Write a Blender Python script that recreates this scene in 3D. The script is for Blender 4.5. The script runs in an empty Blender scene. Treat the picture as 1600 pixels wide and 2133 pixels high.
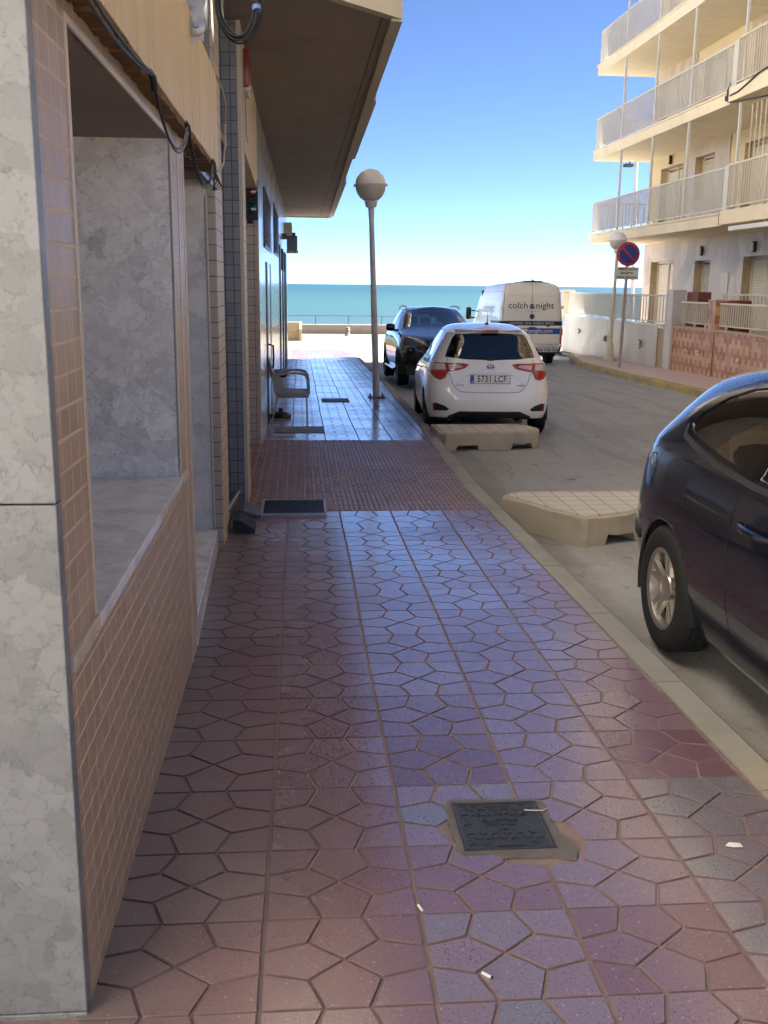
import bpy, bmesh, math, random
from mathutils import Vector, Matrix
R=math.radians; random.seed(7)
def lerp(a,b,t): return a+(b-a)*t
SC=bpy.context.scene; COL=SC.collection
# ---------------------------------------------------------------- camera
CAM_H=1.576
def make_camera():
    yaw,pitch,roll=R(4.78),R(12.6),R(0.62)
    f=Vector((math.sin(yaw)*math.cos(pitch),math.cos(yaw)*math.cos(pitch),-math.sin(pitch)))
    r=Vector((math.cos(yaw),-math.sin(yaw),0)); u=r.cross(f)
    r2=r*math.cos(roll)+u*math.sin(roll); u2=u*math.cos(roll)-r*math.sin(roll)
    c=bpy.data.cameras.new('camera'); c.sensor_fit='HORIZONTAL'; c.sensor_width=36; c.lens=2120/1600*36
    c.clip_start=.05; c.clip_end=40000
    o=bpy.data.objects.new('camera',c); COL.objects.link(o)
    o.matrix_world=Matrix(((r2.x,u2.x,-f.x,0),(r2.y,u2.y,-f.y,0),(r2.z,u2.z,-f.z,CAM_H),(0,0,0,1)))
    SC.camera=o
make_camera()
# ---------------------------------------------------------------- sky, sun, exposure
SUN_AZ=R(64); SUN_EL=R(44)          # azimuth clockwise from +Y (towards the sea)
w=bpy.data.worlds.new('World'); SC.world=w; w.use_nodes=True
nt=w.node_tree; bgn=nt.nodes['Background']
sk=nt.nodes.new('ShaderNodeTexSky'); sk.sky_type='NISHITA'; sk.sun_disc=False
sk.sun_elevation=SUN_EL; sk.sun_rotation=SUN_AZ; sk.air_density=.20; sk.dust_density=0.0; sk.ozone_density=3.4; sk.altitude=0
nt.links.new(sk.outputs[0],bgn.inputs[0]); bgn.inputs[1].default_value=.05
sl=bpy.data.lights.new('sun','SUN'); sl.energy=5.0; sl.angle=R(.5); sl.color=(1,.93,.82)
so=bpy.data.objects.new('sun',sl); COL.objects.link(so)
sd=Vector((math.sin(SUN_AZ)*math.cos(SUN_EL),math.cos(SUN_AZ)*math.cos(SUN_EL),math.sin(SUN_EL)))
so.rotation_euler=sd.to_track_quat('Z','Y').to_euler(); so.location=(30,30,40)
SC.view_settings.view_transform='Standard'; SC.view_settings.look='None'; SC.view_settings.gamma=1
SC.view_settings.exposure=3.05
SC.render.engine='CYCLES'; SC.cycles.max_bounces=10; SC.cycles.diffuse_bounces=5; SC.cycles.transparent_max_bounces=16
# ---------------------------------------------------------------- materials
class NB:
    def __init__(s,name):
        s.m=bpy.data.materials.new(name); s.m.use_nodes=True; s.t=s.m.node_tree
        s.b=s.t.nodes['Principled BSDF']; s.o=s.t.nodes['Material Output']; s.tc=None
    def n(s,k,**kw):
        x=s.t.nodes.new(k)
        for a,b in kw.items(): setattr(x,a,b)
        return x
    def set(s,x,i,v):
        if hasattr(v,'is_linked') or isinstance(v,bpy.types.NodeSocket): s.t.links.new(v,x.inputs[i])
        else: x.inputs[i].default_value=v
    def co(s):
        if not s.tc: s.tc=s.n('ShaderNodeTexCoord')
        return s.tc.outputs['Object']
    def noise(s,scale,detail=4,rough=.55,vec=None,stretch=None,dist=0):
        v=vec or s.co()
        if stretch: v=s.map(v,stretch)
        x=s.n('ShaderNodeTexNoise'); s.set(x,'Vector',v); s.set(x,'Scale',scale); s.set(x,'Detail',detail); s.set(x,'Roughness',rough); s.set(x,'Distortion',dist)
        return x.outputs['Fac']
    def map(s,v,scale=(1,1,1),loc=(0,0,0),rot=(0,0,0)):
        x=s.n('ShaderNodeMapping'); s.set(x,0,v); s.set(x,1,loc); s.set(x,2,rot); s.set(x,3,scale); return x.outputs[0]
    def ramp(s,f,stops,interp='LINEAR'):
        x=s.n('ShaderNodeValToRGB'); s.set(x,0,f); cr=x.color_ramp; cr.interpolation=interp
        while len(cr.elements)<len(stops): cr.elements.new(.5)
        for e,(p,c) in zip(cr.elements,stops):
            e.position=p; e.color=(c,c,c,1) if not hasattr(c,'__len__') else tuple(c)+(1,)
        return x.outputs[0]
    def mix(s,f,a,b,mode='MIX'):
        x=s.n('ShaderNodeMix',data_type='RGBA',blend_type=mode)
        s.set(x,0,f)
        for i,v in ((6,a),(7,b)):
            if isinstance(v,tuple) and len(v)==3: v=v+(1,)
            s.set(x,i,v)
        return x.outputs[2]
    def math(s,op,a,b=0,clamp=False):
        x=s.n('ShaderNodeMath',operation=op,use_clamp=clamp); s.set(x,0,a); s.set(x,1,b); return x.outputs[0]
    def sep(s,v=None):
        x=s.n('ShaderNodeSeparateXYZ'); s.set(x,0,v or s.co()); return x.outputs
    def comb(s,a,b,c):
        x=s.n('ShaderNodeCombineXYZ'); s.set(x,0,a); s.set(x,1,b); s.set(x,2,c); return x.outputs[0]
    def attr(s,name):
        x=s.n('ShaderNodeAttribute',attribute_name=name); return x.outputs['Fac']
    def bump(s,h,strength=.3,dist=.01,normal=None):
        x=s.n('ShaderNodeBump'); s.set(x,'Height',h); s.set(x,'Strength',strength); s.set(x,'Distance',dist)
        if normal: s.set(x,'Normal',normal)
        return x.outputs[0]
    def fin(s,col=None,rough=.5,normal=None,metal=0,spec=.5,coat=0,**kw):
        b=s.b
        if col is not None:
            if isinstance(col,tuple) and len(col)==3: col=col+(1,)
            s.set(b,'Base Color',col)
        s.set(b,'Roughness',rough); s.set(b,'Metallic',metal); s.set(b,'Specular IOR Level',spec); s.set(b,'Coat Weight',coat); s.set(b,'Coat Roughness',.03)
        if normal: s.set(b,'Normal',normal)
        for k,v in kw.items(): s.set(b,k,v)
        return s.m
def sc(c,k): return tuple(min(1,x*k) for x in c)
def mat(name,col,rough=.5,var=.12,scale=4,bump=0,bs=60,metal=0,spec=.5,coat=0,stain=0,rv=.12,stretch=None):
    n=NB(name); f=n.noise(scale,5,.6,stretch=stretch)
    c=n.mix(f,sc(col,1-var),sc(col,1+var))
    if stain:
        g=n.noise(1.3,6,.7); c=n.mix(n.ramp(g,[(.5,0),(.72,stain)]),c,sc(col,.45))
    r=n.math('ADD',rough-rv/2,n.math('MULTIPLY',n.noise(scale*2.3,3),rv))
    nm=n.bump(n.noise(bs,4,.6),bump,.01) if bump else None
    return n.fin(c,r,nm,metal,spec,coat)
def brickmat(name,c1,c2,grout,bw,bh,axis,rough=.25,off=0.0,gsz=.004,bump=.5,streak=.15,var=.15,sq=1,gloss=None):
    """tiled wall; axis 'x' -> wall lies in YZ, 'y' -> wall in XZ, 'z' -> floor"""
    n=NB(name); s=n.sep()
    v={'x':(s[1],s[2]),'y':(s[0],s[2]),'z':(s[0],s[1])}[axis]
    vec=n.comb(v[0],v[1],0)
    b=n.n('ShaderNodeTexBrick',offset=off,squash=1); n.set(b,'Vector',vec); n.set(b,'Scale',1.0)
    n.set(b,'Brick Width',bw); n.set(b,'Row Height',bh); n.set(b,'Mortar Size',gsz); n.set(b,'Mortar Smooth',.15); n.set(b,'Bias',0)
    n.set(b,'Color1',c1+(1,)); n.set(b,'Color2',c2+(1,)); n.set(b,'Mortar',grout+(1,))
    vs=n.map(vec,(60,3,1)); st=n.noise(1,3,.6,vec=vs)
    c=n.mix(n.math('MULTIPLY',n.ramp(st,[(.35,0),(.7,1)]),streak),b.outputs['Color'],sc(c1,.55))
    g=n.noise(2.2,6,.7); c=n.mix(n.ramp(g,[(.45,0),(.8,.35)]),c,sc(c1,.7))
    c=n.mix(b.outputs['Fac'],c,n.mix(n.noise(9,4),sc(grout,.8),sc(grout,1.15)))
    r=n.math('ADD',n.math('MULTIPLY',b.outputs['Fac'],.5),n.math('ADD',rough-.06,n.math('MULTIPLY',n.noise(7,3),.14)))
    h=n.math('ADD',n.math('MULTIPLY',b.outputs['Fac'],-1),n.math('MULTIPLY',n.noise(14,2),.35))
    return n.fin(c,r,n.bump(h,bump,.004))
def marble(name,base,vein,scale=9,rough=.3,vs=.7,light=None):
    """breccia marble: pale rounded clasts in a finely speckled grey matrix"""
    n=NB(name); co=n.co()
    def warped(sc_,amt,off):
        nz=n.n('ShaderNodeTexNoise'); n.set(nz,'Vector',n.map(co,loc=off)); n.set(nz,'Scale',sc_*1.6); n.set(nz,'Detail',6); n.set(nz,'Roughness',.65)
        wv=n.n('ShaderNodeVectorMath',operation='SCALE'); n.set(wv,0,nz.outputs['Color']); wv.inputs['Scale'].default_value=amt
        ad=n.n('ShaderNodeVectorMath',operation='ADD'); n.set(ad,0,co); n.set(ad,1,wv.outputs[0]); return ad.outputs[0]
    v1=warped(scale,.9/scale*1.3,(0,0,0)); v2=warped(scale*2.3,.5/scale,(3,1,2))
    def vor(v,sc_,f='F1'):
        x=n.n('ShaderNodeTexVoronoi',feature=f); n.set(x,'Vector',v); n.set(x,'Scale',sc_); return x
    a=vor(v1,scale*.75); b=vor(v2,scale*2.6); e=vor(v1,scale*.75,'DISTANCE_TO_EDGE'); e2=vor(v2,scale*2.6,'DISTANCE_TO_EDGE')
    t1=n.sep(a.outputs['Color'])[0]; t2=n.sep(b.outputs['Color'])[0]
    matrix=n.ramp(n.noise(scale*.45,6,.7,dist=.5),[(.34,0),(.70,1)])
    grey=n.math('ADD',n.math('MULTIPLY',t1,.45),n.math('MULTIPLY',t2,.35)); grey=n.math('ADD',grey,n.math('MULTIPLY',n.noise(scale*9,4,.7),.45))
    c=n.mix(n.ramp(grey,[(.25,1),(.9,0)]),sc(base,1.12),tuple(lerp(p,q,.38) for p,q in zip(base,vein)))
    clast=n.math('MULTIPLY',n.math('SUBTRACT',1,matrix),n.ramp(t1,[(.2,0),(.8,.55)])); c=n.mix(clast,c,sc(base,1.18))
    spk=n.math('MULTIPLY',n.ramp(e2.outputs['Distance'],[(0,1),(.09,0)]),n.ramp(n.noise(scale*3,5,.75),[(.46,0),(.62,1)]))
    vn=n.math('MULTIPLY',n.ramp(e.outputs['Distance'],[(0,1),(.035,0)]),n.ramp(n.noise(scale*1.3,6,.75),[(.5,0),(.64,1)]))
    dark=n.math('MAXIMUM',n.math('MULTIPLY',spk,n.math('ADD',matrix,.25)),vn)
    c=n.mix(n.math('MULTIPLY',dark,.75*vs,True),c,vein)
    return n.fin(c,n.math('ADD',rough-.05,n.math('MULTIPLY',n.noise(scale*.8,5,.65),.12)))
def crazy(name,c1,c2,c3,scale,rough=.4,joint=(.5,.47,.42)):
    """crazy-paved marble offcuts"""
    n=NB(name); v=n.co()
    nz=n.n('ShaderNodeTexNoise'); n.set(nz,'Vector',v); n.set(nz,'Scale',1.2); n.set(nz,'Detail',2)
    wv=n.n('ShaderNodeVectorMath',operation='SCALE'); n.set(wv,0,nz.outputs['Color']); wv.inputs['Scale'].default_value=.35
    ad=n.n('ShaderNodeVectorMath',operation='ADD'); n.set(ad,0,n.map(v,(1,1,.7))); n.set(ad,1,wv.outputs[0])
    vo=n.n('ShaderNodeTexVoronoi',feature='DISTANCE_TO_EDGE'); n.set(vo,'Vector',ad.outputs[0]); n.set(vo,'Scale',scale)
    vc=n.n('ShaderNodeTexVoronoi',feature='F1'); n.set(vc,'Vector',ad.outputs[0]); n.set(vc,'Scale',scale)
    t=n.sep(vc.outputs['Color'])
    c=n.mix(n.ramp(t[0],[(.2,0),(.8,1)]),c1,c2); c=n.mix(n.ramp(t[1],[(.6,0),(.75,.8)]),c,c3)
    c=n.mix(n.math('MULTIPLY',n.noise(12,5,.7,stretch=(1,1,.25)),.35),c,sc(c1,.7))
    e=n.ramp(vo.outputs['Distance'],[(0,1),(.025,0)])
    c=n.mix(n.math('MULTIPLY',e,.35),c,joint)
    return n.fin(c,rough,n.bump(e,.15,.003))
def glassmat(name,tint=(.25,.3,.33),refl=1.0):
    n=NB(name); n.t.nodes.remove(n.b)
    t=n.n('ShaderNodeBsdfTransparent'); n.set(t,0,tint+(1,)); g=n.n('ShaderNodeBsdfGlossy'); n.set(g,0,(1,1,1,1)); n.set(g,'Roughness',.015)
    fr=n.n('ShaderNodeFresnel'); n.set(fr,0,1.5); m=n.n('ShaderNodeMixShader')
    f=n.math('MULTIPLY',fr.outputs[0],1.25*refl,True)
    n.set(m,0,f); n.t.links.new(t.outputs[0],m.inputs[1]); n.t.links.new(g.outputs[0],m.inputs[2]); n.t.links.new(m.outputs[0],n.o.inputs[0])
    return n.m
MT={}
def defmats():
    m=MT
    m['paint_white']=mat('white_car_paint',(.86,.86,.86),.28,.02,2,coat=1,rv=.04)
    m['paint_van']=mat('white_van_paint',(.86,.83,.76),.32,.05,1.5,coat=.7,rv=.05)
    m['paint_navy']=mat('dark_blue_car_paint',(.004,.006,.016),.22,.1,2,coat=1,metal=0,rv=.04)
    m['paint_grey']=mat('graphite_car_paint',(.06,.068,.08),.25,.1,2,coat=1,metal=.5,rv=.04)
    m['black_plastic']=mat('black_plastic',(.012,.012,.013),.5,.2,10,bump=.1)
    m['gloss_black']=mat('gloss_black_trim',(.006,.006,.007),.12,.1,4,rv=.04)
    m['rubber']=mat('tyre_rubber',(.013,.013,.014),.75,.25,20,bump=.2,bs=90)
    m['alloy']=mat('alloy_wheel',(.55,.52,.47),.32,.1,8,metal=.9)
    m['dark_alloy']=mat('dark_alloy_wheel',(.10,.10,.11),.35,.1,8,metal=.8)
    m['chrome']=mat('chrome',(.7,.7,.72),.12,.05,4,metal=1,rv=.05)
    m['red_lens']=mat('red_lamp_lens',(.42,.012,.012),.12,.25,25,coat=1,rv=.04)
    m['clear_lens']=mat('clear_lamp_lens',(.55,.50,.50),.15,.3,30,coat=1)
    m['amber_lens']=mat('smoked_lamp_lens',(.20,.18,.17),.15,.3,30,coat=1)
    m['head_lens']=mat('headlamp_lens',(.09,.1,.11),.08,.5,35,coat=1)
    m['glass']=glassmat('car_glass',(.25,.31,.35),2.0); m['glass_dark']=glassmat('privacy_glass',(.10,.11,.12),1.2)
    m['win_glass']=glassmat('window_glass',(.3,.33,.33),1.2)
    m['interior']=mat('car_interior',(.02,.021,.024),.8,.3,10); m['seat']=mat('seat_fabric',(.03,.034,.042),.85,.3,30,bump=.2)
    m['beige_seat']=mat('pale_seat_fabric',(.22,.22,.21),.8,.2,20)
    m['plate']=mat('number_plate_white',(.75,.75,.74),.3,.04,6); m['plate_blue']=mat('plate_blue_band',(.02,.09,.45),.35,.05)
    m['ink']=mat('black_lettering',(.012,.012,.014),.5,.1); m['white_ink']=mat('white_lettering',(.8,.8,.8),.5,.05)
    m['navy_ink']=mat('navy_vinyl',(.010,.018,.055),.4,.1); m['blue_ink']=mat('blue_vinyl',(.02,.115,.42),.4,.08)
    m['steel']=mat('galvanised_steel',(.42,.42,.43),.42,.15,12,metal=.6)
    m['rail_paint']=mat('grey_rail_paint',(.56,.55,.51),.5,.08,6,stain=.2)
    m['rail_cream']=mat('cream_rail_paint',(.60,.55,.45),.5,.08,6,stain=.2)
    m['lamp_post']=mat('grey_lamp_post_paint',(.54,.55,.57),.4,.1,5,stain=.3)
    m['cream_post']=mat('cream_lamp_post_paint',(.60,.52,.37),.5,.12,5,stain=.6)
    m['rust_post']=mat('weathered_sign_post',(.36,.32,.27),.55,.25,6,stain=.6)
    m['globe_top']=mat('grey_globe_dome',(.74,.74,.74),.35,.06,3)
    n=NB('milky_globe_diffuser'); m['globe_low']=n.fin((.62,.60,.50),.3,**{'Transmission Weight':.35})
    m['sign_red']=mat('sign_red',(.34,.02,.03),.4,.1); m['sign_blue']=mat('sign_blue',(.012,.03,.22),.4,.1); m['sign_white']=mat('sign_plate_white',(.58,.58,.52),.45,.12,5,stain=.3)
    m['cable']=mat('black_cable',(.015,.014,.014),.5,.2,20); m['pale_cable']=mat('pale_cable',(.42,.36,.27),.5,.15,20)
    m['tape']=mat('blue_tape',(.14,.22,.55),.4,.1)
    m['iron']=mat('cast_iron',(.042,.047,.055),.45,.3,14,bump=.3,bs=80,metal=.4,stain=.4)
    m['chair']=mat('grey_chair_plastic',(.30,.31,.32),.4,.1,6,bump=.05); m['tube']=mat('aluminium_tube',(.5,.47,.43),.3,.1,8,metal=.9)
    m['black_rubber']=mat('black_rubber',(.02,.021,.023),.6,.2,20,bump=.2); m['red_box']=mat('red_alarm_plastic',(.20,.022,.016),.35,.15,6)
    m['cream_plastic']=mat('cream_plastic',(.62,.55,.42),.4,.08)
    m['tl_red']=mat('unlit_red_lens',(.11,.006,.005),.15,.3,30,coat=1); m['tl_green']=mat('unlit_green_lens',(.004,.05,.035),.15,.3,30,coat=1)
    m['concrete']=mat('weathered_concrete',(.43,.38,.305),.8,.2,5,bump=.5,bs=35,stain=.55)
    m['concrete_top']=brickmat('scored_concrete_top',(.60,.55,.48),(.56,.51,.45),(.30,.27,.23),.16,.16,'z',.75,0,.005,.5,.1)
    # masonry
    m['tile_brown']=brickmat('glazed_brown_tile',(.47,.335,.235),(.385,.275,.20),(.58,.48,.375),.0825,.066,'x',.40,0,.0040,.5,.40)
    m['tile_grey_y']=brickmat('grey_tile_across',(.52,.46,.40),(.44,.40,.36),(.12,.095,.075),.2,.095,'y',.3,0,.003,.5,.15)
    m['tile_grey_x']=brickmat('grey_tile_along',(.52,.44,.34),(.47,.40,.32),(.20,.16,.12),.2,.095,'x',.5,0,.003,.5,.2)
    m['tile_blue_y']=brickmat('blue_grey_tile',(.26,.275,.30),(.20,.22,.26),(.05,.05,.05),.066,.095,'y',.2,0,.003,.6,.1)
    m['tile_blue_x']=brickmat('blue_grey_tile_along',(.27,.28,.30),(.22,.235,.26),(.08,.08,.08),.12,.095,'x',.2,0,.003,.6,.1)
    m['marble']=marble('white_breccia_marble',(.80,.775,.745),(.24,.24,.235),11,.2,.9); m['marble_pier']=marble('grey_breccia_marble',(.19,.20,.212),(.06,.064,.068),10,.42,1.0)
    m['marble_soft']=marble('pale_marble',(.74,.72,.70),(.36,.355,.355),9,.24,.6)
    m['marble_sill']=marble('polished_marble_sill',(.82,.79,.74),(.35,.35,.35),12,.12,.6)
    m['edge_strip']=mat('grey_edge_strip',(.20,.205,.215),.85,.15,9,spec=.2); m['trim']=mat('cream_corner_trim',(.55,.48,.38),.45,.1,8)
    m['fascia']=mat('yellow_cream_board',(.66,.50,.255),.5,.14,3,bump=.15,bs=30,stain=.22,stretch=(1,6,.4))
    m['fascia_under']=mat('dirty_brown_board_edge',(.16,.085,.032),.8,.35,7,bump=.5,bs=25)
    m['render_cream']=mat('cream_wall_render',(.62,.53,.38),.75,.1,2,bump=.2,bs=60,stain=.2)
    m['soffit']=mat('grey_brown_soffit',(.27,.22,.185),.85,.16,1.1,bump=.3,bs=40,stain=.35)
    m['edge']=mat('canopy_edge_render',(.50,.46,.36),.8,.12,2,stain=.3)
    n=NB('polished_white_panel'); s=n.sep(); 
    b=n.n('ShaderNodeTexBrick',offset=0); n.set(b,'Vector',n.comb(s[1],s[2],0)); n.set(b,'Scale',1.); n.set(b,'Brick Width',1.1); n.set(b,'Row Height',.62); n.set(b,'Mortar Size',.003)
    c=n.mix(n.ramp(n.noise(3,6,.7),[(.4,0),(.8,1)]),(.60,.60,.59),(.50,.50,.50)); c=n.mix(b.outputs['Fac'],c,(.2,.2,.2))
    c=n.mix(.25,c,(.3,.3,.3)); m['white_panel']=n.fin(c,n.math('ADD',.10,n.math('MULTIPLY',n.noise(2.5,4),.14)),n.bump(n.math('ADD',b.outputs['Fac'],n.math('MULTIPLY',n.noise(1.4,2),.6)),.12,.01),0,.6)
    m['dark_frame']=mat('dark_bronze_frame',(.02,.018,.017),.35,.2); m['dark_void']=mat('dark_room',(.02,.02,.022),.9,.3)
    m['plaster']=mat('cream_facade_plaster',(.60,.51,.335),.85,.08,1.2,bump=.15,bs=40,stain=.2)
    m['sunlit_render']=mat('pale_cream_render',(.80,.755,.68),.85,.05,1.5); m['plaster_slab']=mat('slab_edge_plaster',(.72,.64,.48),.85,.08,1.2,bump=.15,bs=40,stain=.25,stretch=(1,1,.25))
    m['crazy']=crazy('beige_crazy_marble',(.52,.44,.335),(.60,.52,.41),(.40,.34,.26),1.9)
    m['crazy_white']=crazy('white_crazy_marble',(.56,.53,.49),(.64,.61,.57),(.48,.45,.42),1.6)
    m['reveal']=crazy('tan_marble_reveal',(.40,.315,.185),(.36,.28,.16),(.45,.37,.24),1.1)
    m['shutter']=mat('white_shutter',(.66,.63,.56),.5,.05,4)
    m['brown_tile']=None
    n=NB('terracotta_wall_tile'); s=n.sep(); y=s[1]; z=s[2]
    cell=.15; u=n.math('DIVIDE',y,cell); v=n.math('DIVIDE',z,cell)
    fu=n.math('FLOOR',u); 
    par=n.math('MODULO',n.math('ADD',fu,1000),2)
    # alternate columns: short square / long upright tile, offset by half
    v2=n.math('ADD',n.math('DIVIDE',v,1.35),n.math('MULTIPLY',par,.45)); fv=n.math('FLOOR',v2)
    wn=n.n('ShaderNodeTexWhiteNoise',noise_dimensions='3D'); n.set(wn,0,n.comb(fu,fv,0)); rnd=wn.outputs['Value']
    par2=n.math('MODULO',n.math('ADD',n.math('ADD',fu,fv),1000),2)
    c=n.ramp(n.math('ADD',n.math('MULTIPLY',par2,.5),n.math('MULTIPLY',rnd,.5)),[(0,(.27,.095,.055)),(.3,(.36,.15,.075)),(.55,(.50,.27,.135)),(.8,(.56,.34,.19)),(1,(.28,.12,.085))])
    eu=n.math('ABSOLUTE',n.math('SUBTRACT',n.math('FRACT',u),.5)); ev=n.math('ABSOLUTE',n.math('SUBTRACT',n.math('FRACT',v2),.5))
    e=n.math('MAXIMUM',n.math('GREATER_THAN',eu,.47),n.math('GREATER_THAN',ev,.477))
    c=n.mix(e,c,(.42,.28,.19)); m['brown_tile']=n.fin(c,.35,n.bump(e,-.3,.004))
    m['capping']=mat('pink_capping',(.50,.33,.25),.6,.1,5)
    m['red_door']=mat('brown_red_tile',(.16,.05,.028),.35,.15,6)
    # ground
    n=NB('concrete_asphalt'); f=n.noise(.35,6,.65); g=n.noise(160,3,.6); h=n.noise(2.2,6,.75,dist=.6)
    c=n.ramp(f,[(.3,(.36,.357,.345)),(.5,(.435,.43,.415)),(.7,(.48,.475,.455))])
    c=n.mix(n.ramp(h,[(.56,0),(.72,.5)]),c,(.22,.20,.175))
    str_=n.noise(1.1,5,.7,stretch=(3.2,.22,1)); c=n.mix(n.ramp(str_,[(.48,0),(.68,.6)]),c,(.25,.24,.22)); oil=n.noise(4.6,3,.5); c=n.mix(n.ramp(oil,[(.68,0),(.75,.7)]),c,(.10,.095,.09))
    c=n.mix(n.math('MULTIPLY',n.ramp(g,[(.4,1),(.62,0)]),.35),c,(.05,.048,.045))
    sm=n.noise(3.4,7,.8,dist=1.0); c=n.mix(n.ramp(sm,[(.58,0),(.66,.6)]),c,(.13,.12,.105))
    sp=n.noise(26,3,.6); c=n.mix(n.ramp(sp,[(.69,0),(.73,.8)]),c,(.08,.075,.07))
    sx=n.sep()[0]; gd=n.math('SUBTRACT',sx,n.math('MULTIPLY',n.noise(1.7,6,.7),.75));
    gx=n.n('ShaderNodeMapRange'); n.set(gx,'Value',gd); n.set(gx,1,1.28); n.set(gx,2,1.62); n.set(gx,3,.75); n.set(gx,4,0.0); c=n.mix(gx.outputs[0],c,(.15,.125,.095))
    cr=n.n('ShaderNodeTexVoronoi',feature='DISTANCE_TO_EDGE'); n.set(cr,'Scale',.28); nz=n.n('ShaderNodeTexNoise'); n.set(nz,'Vector',n.co()); n.set(nz,'Scale',1.1); n.set(nz,'Detail',5)
    av=n.n('ShaderNodeVectorMath',operation='ADD'); n.set(av,0,n.map(n.co(),(1,.6,1))); n.set(av,1,nz.outputs['Color']); n.set(cr,'Vector',av.outputs[0])
    c=n.mix(n.math('MULTIPLY',n.ramp(cr.outputs['Distance'],[(0,.6),(.008,0)]),n.ramp(n.noise(.5,3),[(.5,0),(.65,1)])),c,(.15,.14,.125))
    m['asphalt']=n.fin(c,n.math('ADD',.62,n.math('MULTIPLY',f,.25)),n.bump(n.noise(120,4,.7),.45,.006))
    n=NB('terrazzo_paver'); s=n.sep(); t=n.attr('tint'); k=n.attr('kind')
    ch=n.ramp(n.noise(190,2,.5),[(.36,0),(.44,1),(.63,1),(.70,1.6)]); sp=n.noise(330,1)
    c=n.ramp(t,[(0,(.150,.058,.064)),(.3,(.195,.096,.105)),(.6,(.225,.132,.150)),(.85,(.245,.165,.188)),(1,(.20,.178,.19))])
    c=n.mix(n.ramp(n.noise(150,2),[(.34,.7),(.42,0)]),c,(.06,.035,.035))
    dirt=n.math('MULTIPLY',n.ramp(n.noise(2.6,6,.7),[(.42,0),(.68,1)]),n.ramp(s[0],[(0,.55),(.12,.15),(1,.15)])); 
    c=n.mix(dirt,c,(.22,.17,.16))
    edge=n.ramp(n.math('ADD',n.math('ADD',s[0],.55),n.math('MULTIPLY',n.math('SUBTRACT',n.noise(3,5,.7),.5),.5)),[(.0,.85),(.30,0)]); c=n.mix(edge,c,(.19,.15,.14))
    def chips(scl,thr,seed):
        vo=n.n('ShaderNodeTexVoronoi',feature='F1'); n.set(vo,'Vector',n.map(n.co(),loc=(seed,seed,0))); n.set(vo,'Scale',scl)
        return n.math('MULTIPLY',n.math('LESS_THAN',vo.outputs['Distance'],.27),n.math('GREATER_THAN',n.sep(vo.outputs['Color'])[0],thr))
    c=n.mix(n.math('MULTIPLY',chips(150,.80,0),.32),c,(.50,.42,.41)); c=n.mix(n.math('MULTIPLY',chips(170,.78,3.7),.5),c,(.07,.035,.04)); c=n.mix(n.math('MULTIPLY',chips(85,.95,1.3),.4),c,(.55,.48,.46))
    # foot-worn polish down the middle of the walk
    mid=n.ramp(n.math('ABSOLUTE',n.math('SUBTRACT',s[0],.62)),[(.3,0),(1.0,1)])
    r=n.math('ADD',n.math('ADD',.13,n.math('MULTIPLY',mid,.22)),n.math('ADD',n.math('MULTIPLY',n.noise(5,5,.65),.16),n.math('MULTIPLY',t,-.10)))
    m['paver']=n.fin(c,r,n.bump(n.math('ADD',n.noise(300,2),n.math('MULTIPLY',n.noise(9,2),1.2)),.05,.004),0,.62,IOR=1.8,coat=n.math('MULTIPLY',n.math('SUBTRACT',.8,n.math('MULTIPLY',mid,.62)),n.math('ADD',n.math('MULTIPLY',t,.7),n.math('MULTIPLY',n.noise(3.2,6,.7),.9)),True)); m['paver'].node_tree.nodes['Principled BSDF'].inputs['Coat Roughness'].default_value=.16
    m['paver_edge']=mat('worn_paver_edge',(.215,.145,.140),.85,.25,12); m['mortar']=mat('grey_mortar_patch',(.145,.13,.12),.85,.3,14,bump=.5,stain=.5); m['grout']=mat('dark_mortar',(.25,.18,.165),.85,.3,12,bump=.4)
    n=NB('red_ribbed_paver'); t=n.attr('tint'); c=n.ramp(t,[(0,(.22,.11,.095)),(.5,(.29,.18,.16)),(1,(.34,.245,.235))]); c=n.mix(n.ramp(n.noise(2.5,6,.7),[(.45,0),(.7,.6)]),c,(.17,.14,.125))
    m['tactile']=n.fin(c,n.math('ADD',.33,n.math('MULTIPLY',n.noise(6,4),.25)),n.bump(n.noise(200,3),.15,.004))
    m['pink_paving']=brickmat('pink_paving_slabs',(.70,.53,.46),(.66,.51,.45),(.50,.38,.33),.4,.4,'z',.5,0,.006,.3,.1)
    m['plaza']=brickmat('pale_plaza_slabs',(.135,.115,.094),(.125,.108,.088),(.095,.082,.067),1.2,1.2,'z',.7,.5,.012,.3,.15)
    n=NB('kerb_concrete'); s=n.sep(); f=n.noise(5,6,.75); g=n.noise(1.3,6,.7)
    c=n.mix(f,(.25,.24,.215),(.35,.335,.30)); c=n.mix(n.ramp(g,[(.5,0),(.72,.5)]),c,(.15,.135,.11))
    py=n.math('ADD',n.math('MULTIPLY',n.math('SUBTRACT',4.3,s[1]),.45,),n.math('MULTIPLY',n.math('SUBTRACT',n.noise(4,6,.75),.5),1.6))
    c=n.mix(n.ramp(py,[(.2,0),(.8,.5)]),c,(.38,.29,.13)); m['kerb']=n.fin(c,.8,n.bump(n.noise(60,4),.4,.01))
    n=NB('worn_yellow_kerb'); f=n.noise(5,6,.75,stretch=(1,.7,2)); c=n.mix(n.ramp(f,[(.44,0),(.56,1)]),(.50,.36,.09),(.30,.26,.18)); c=n.mix(n.ramp(n.noise(9,4,.7),[(.6,0),(.7,.8)]),c,(.12,.10,.07)); m['kerb_yellow']=n.fin(c,.75,n.bump(n.noise(60,4),.3,.01))
    n=NB('yellow_road_paint'); f=n.noise(7,5,.7); c=n.mix(n.ramp(f,[(.4,0),(.6,.8)]),(.46,.34,.14),(.22,.19,.14)); m['yellow_line']=n.fin(c,.7)
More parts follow.
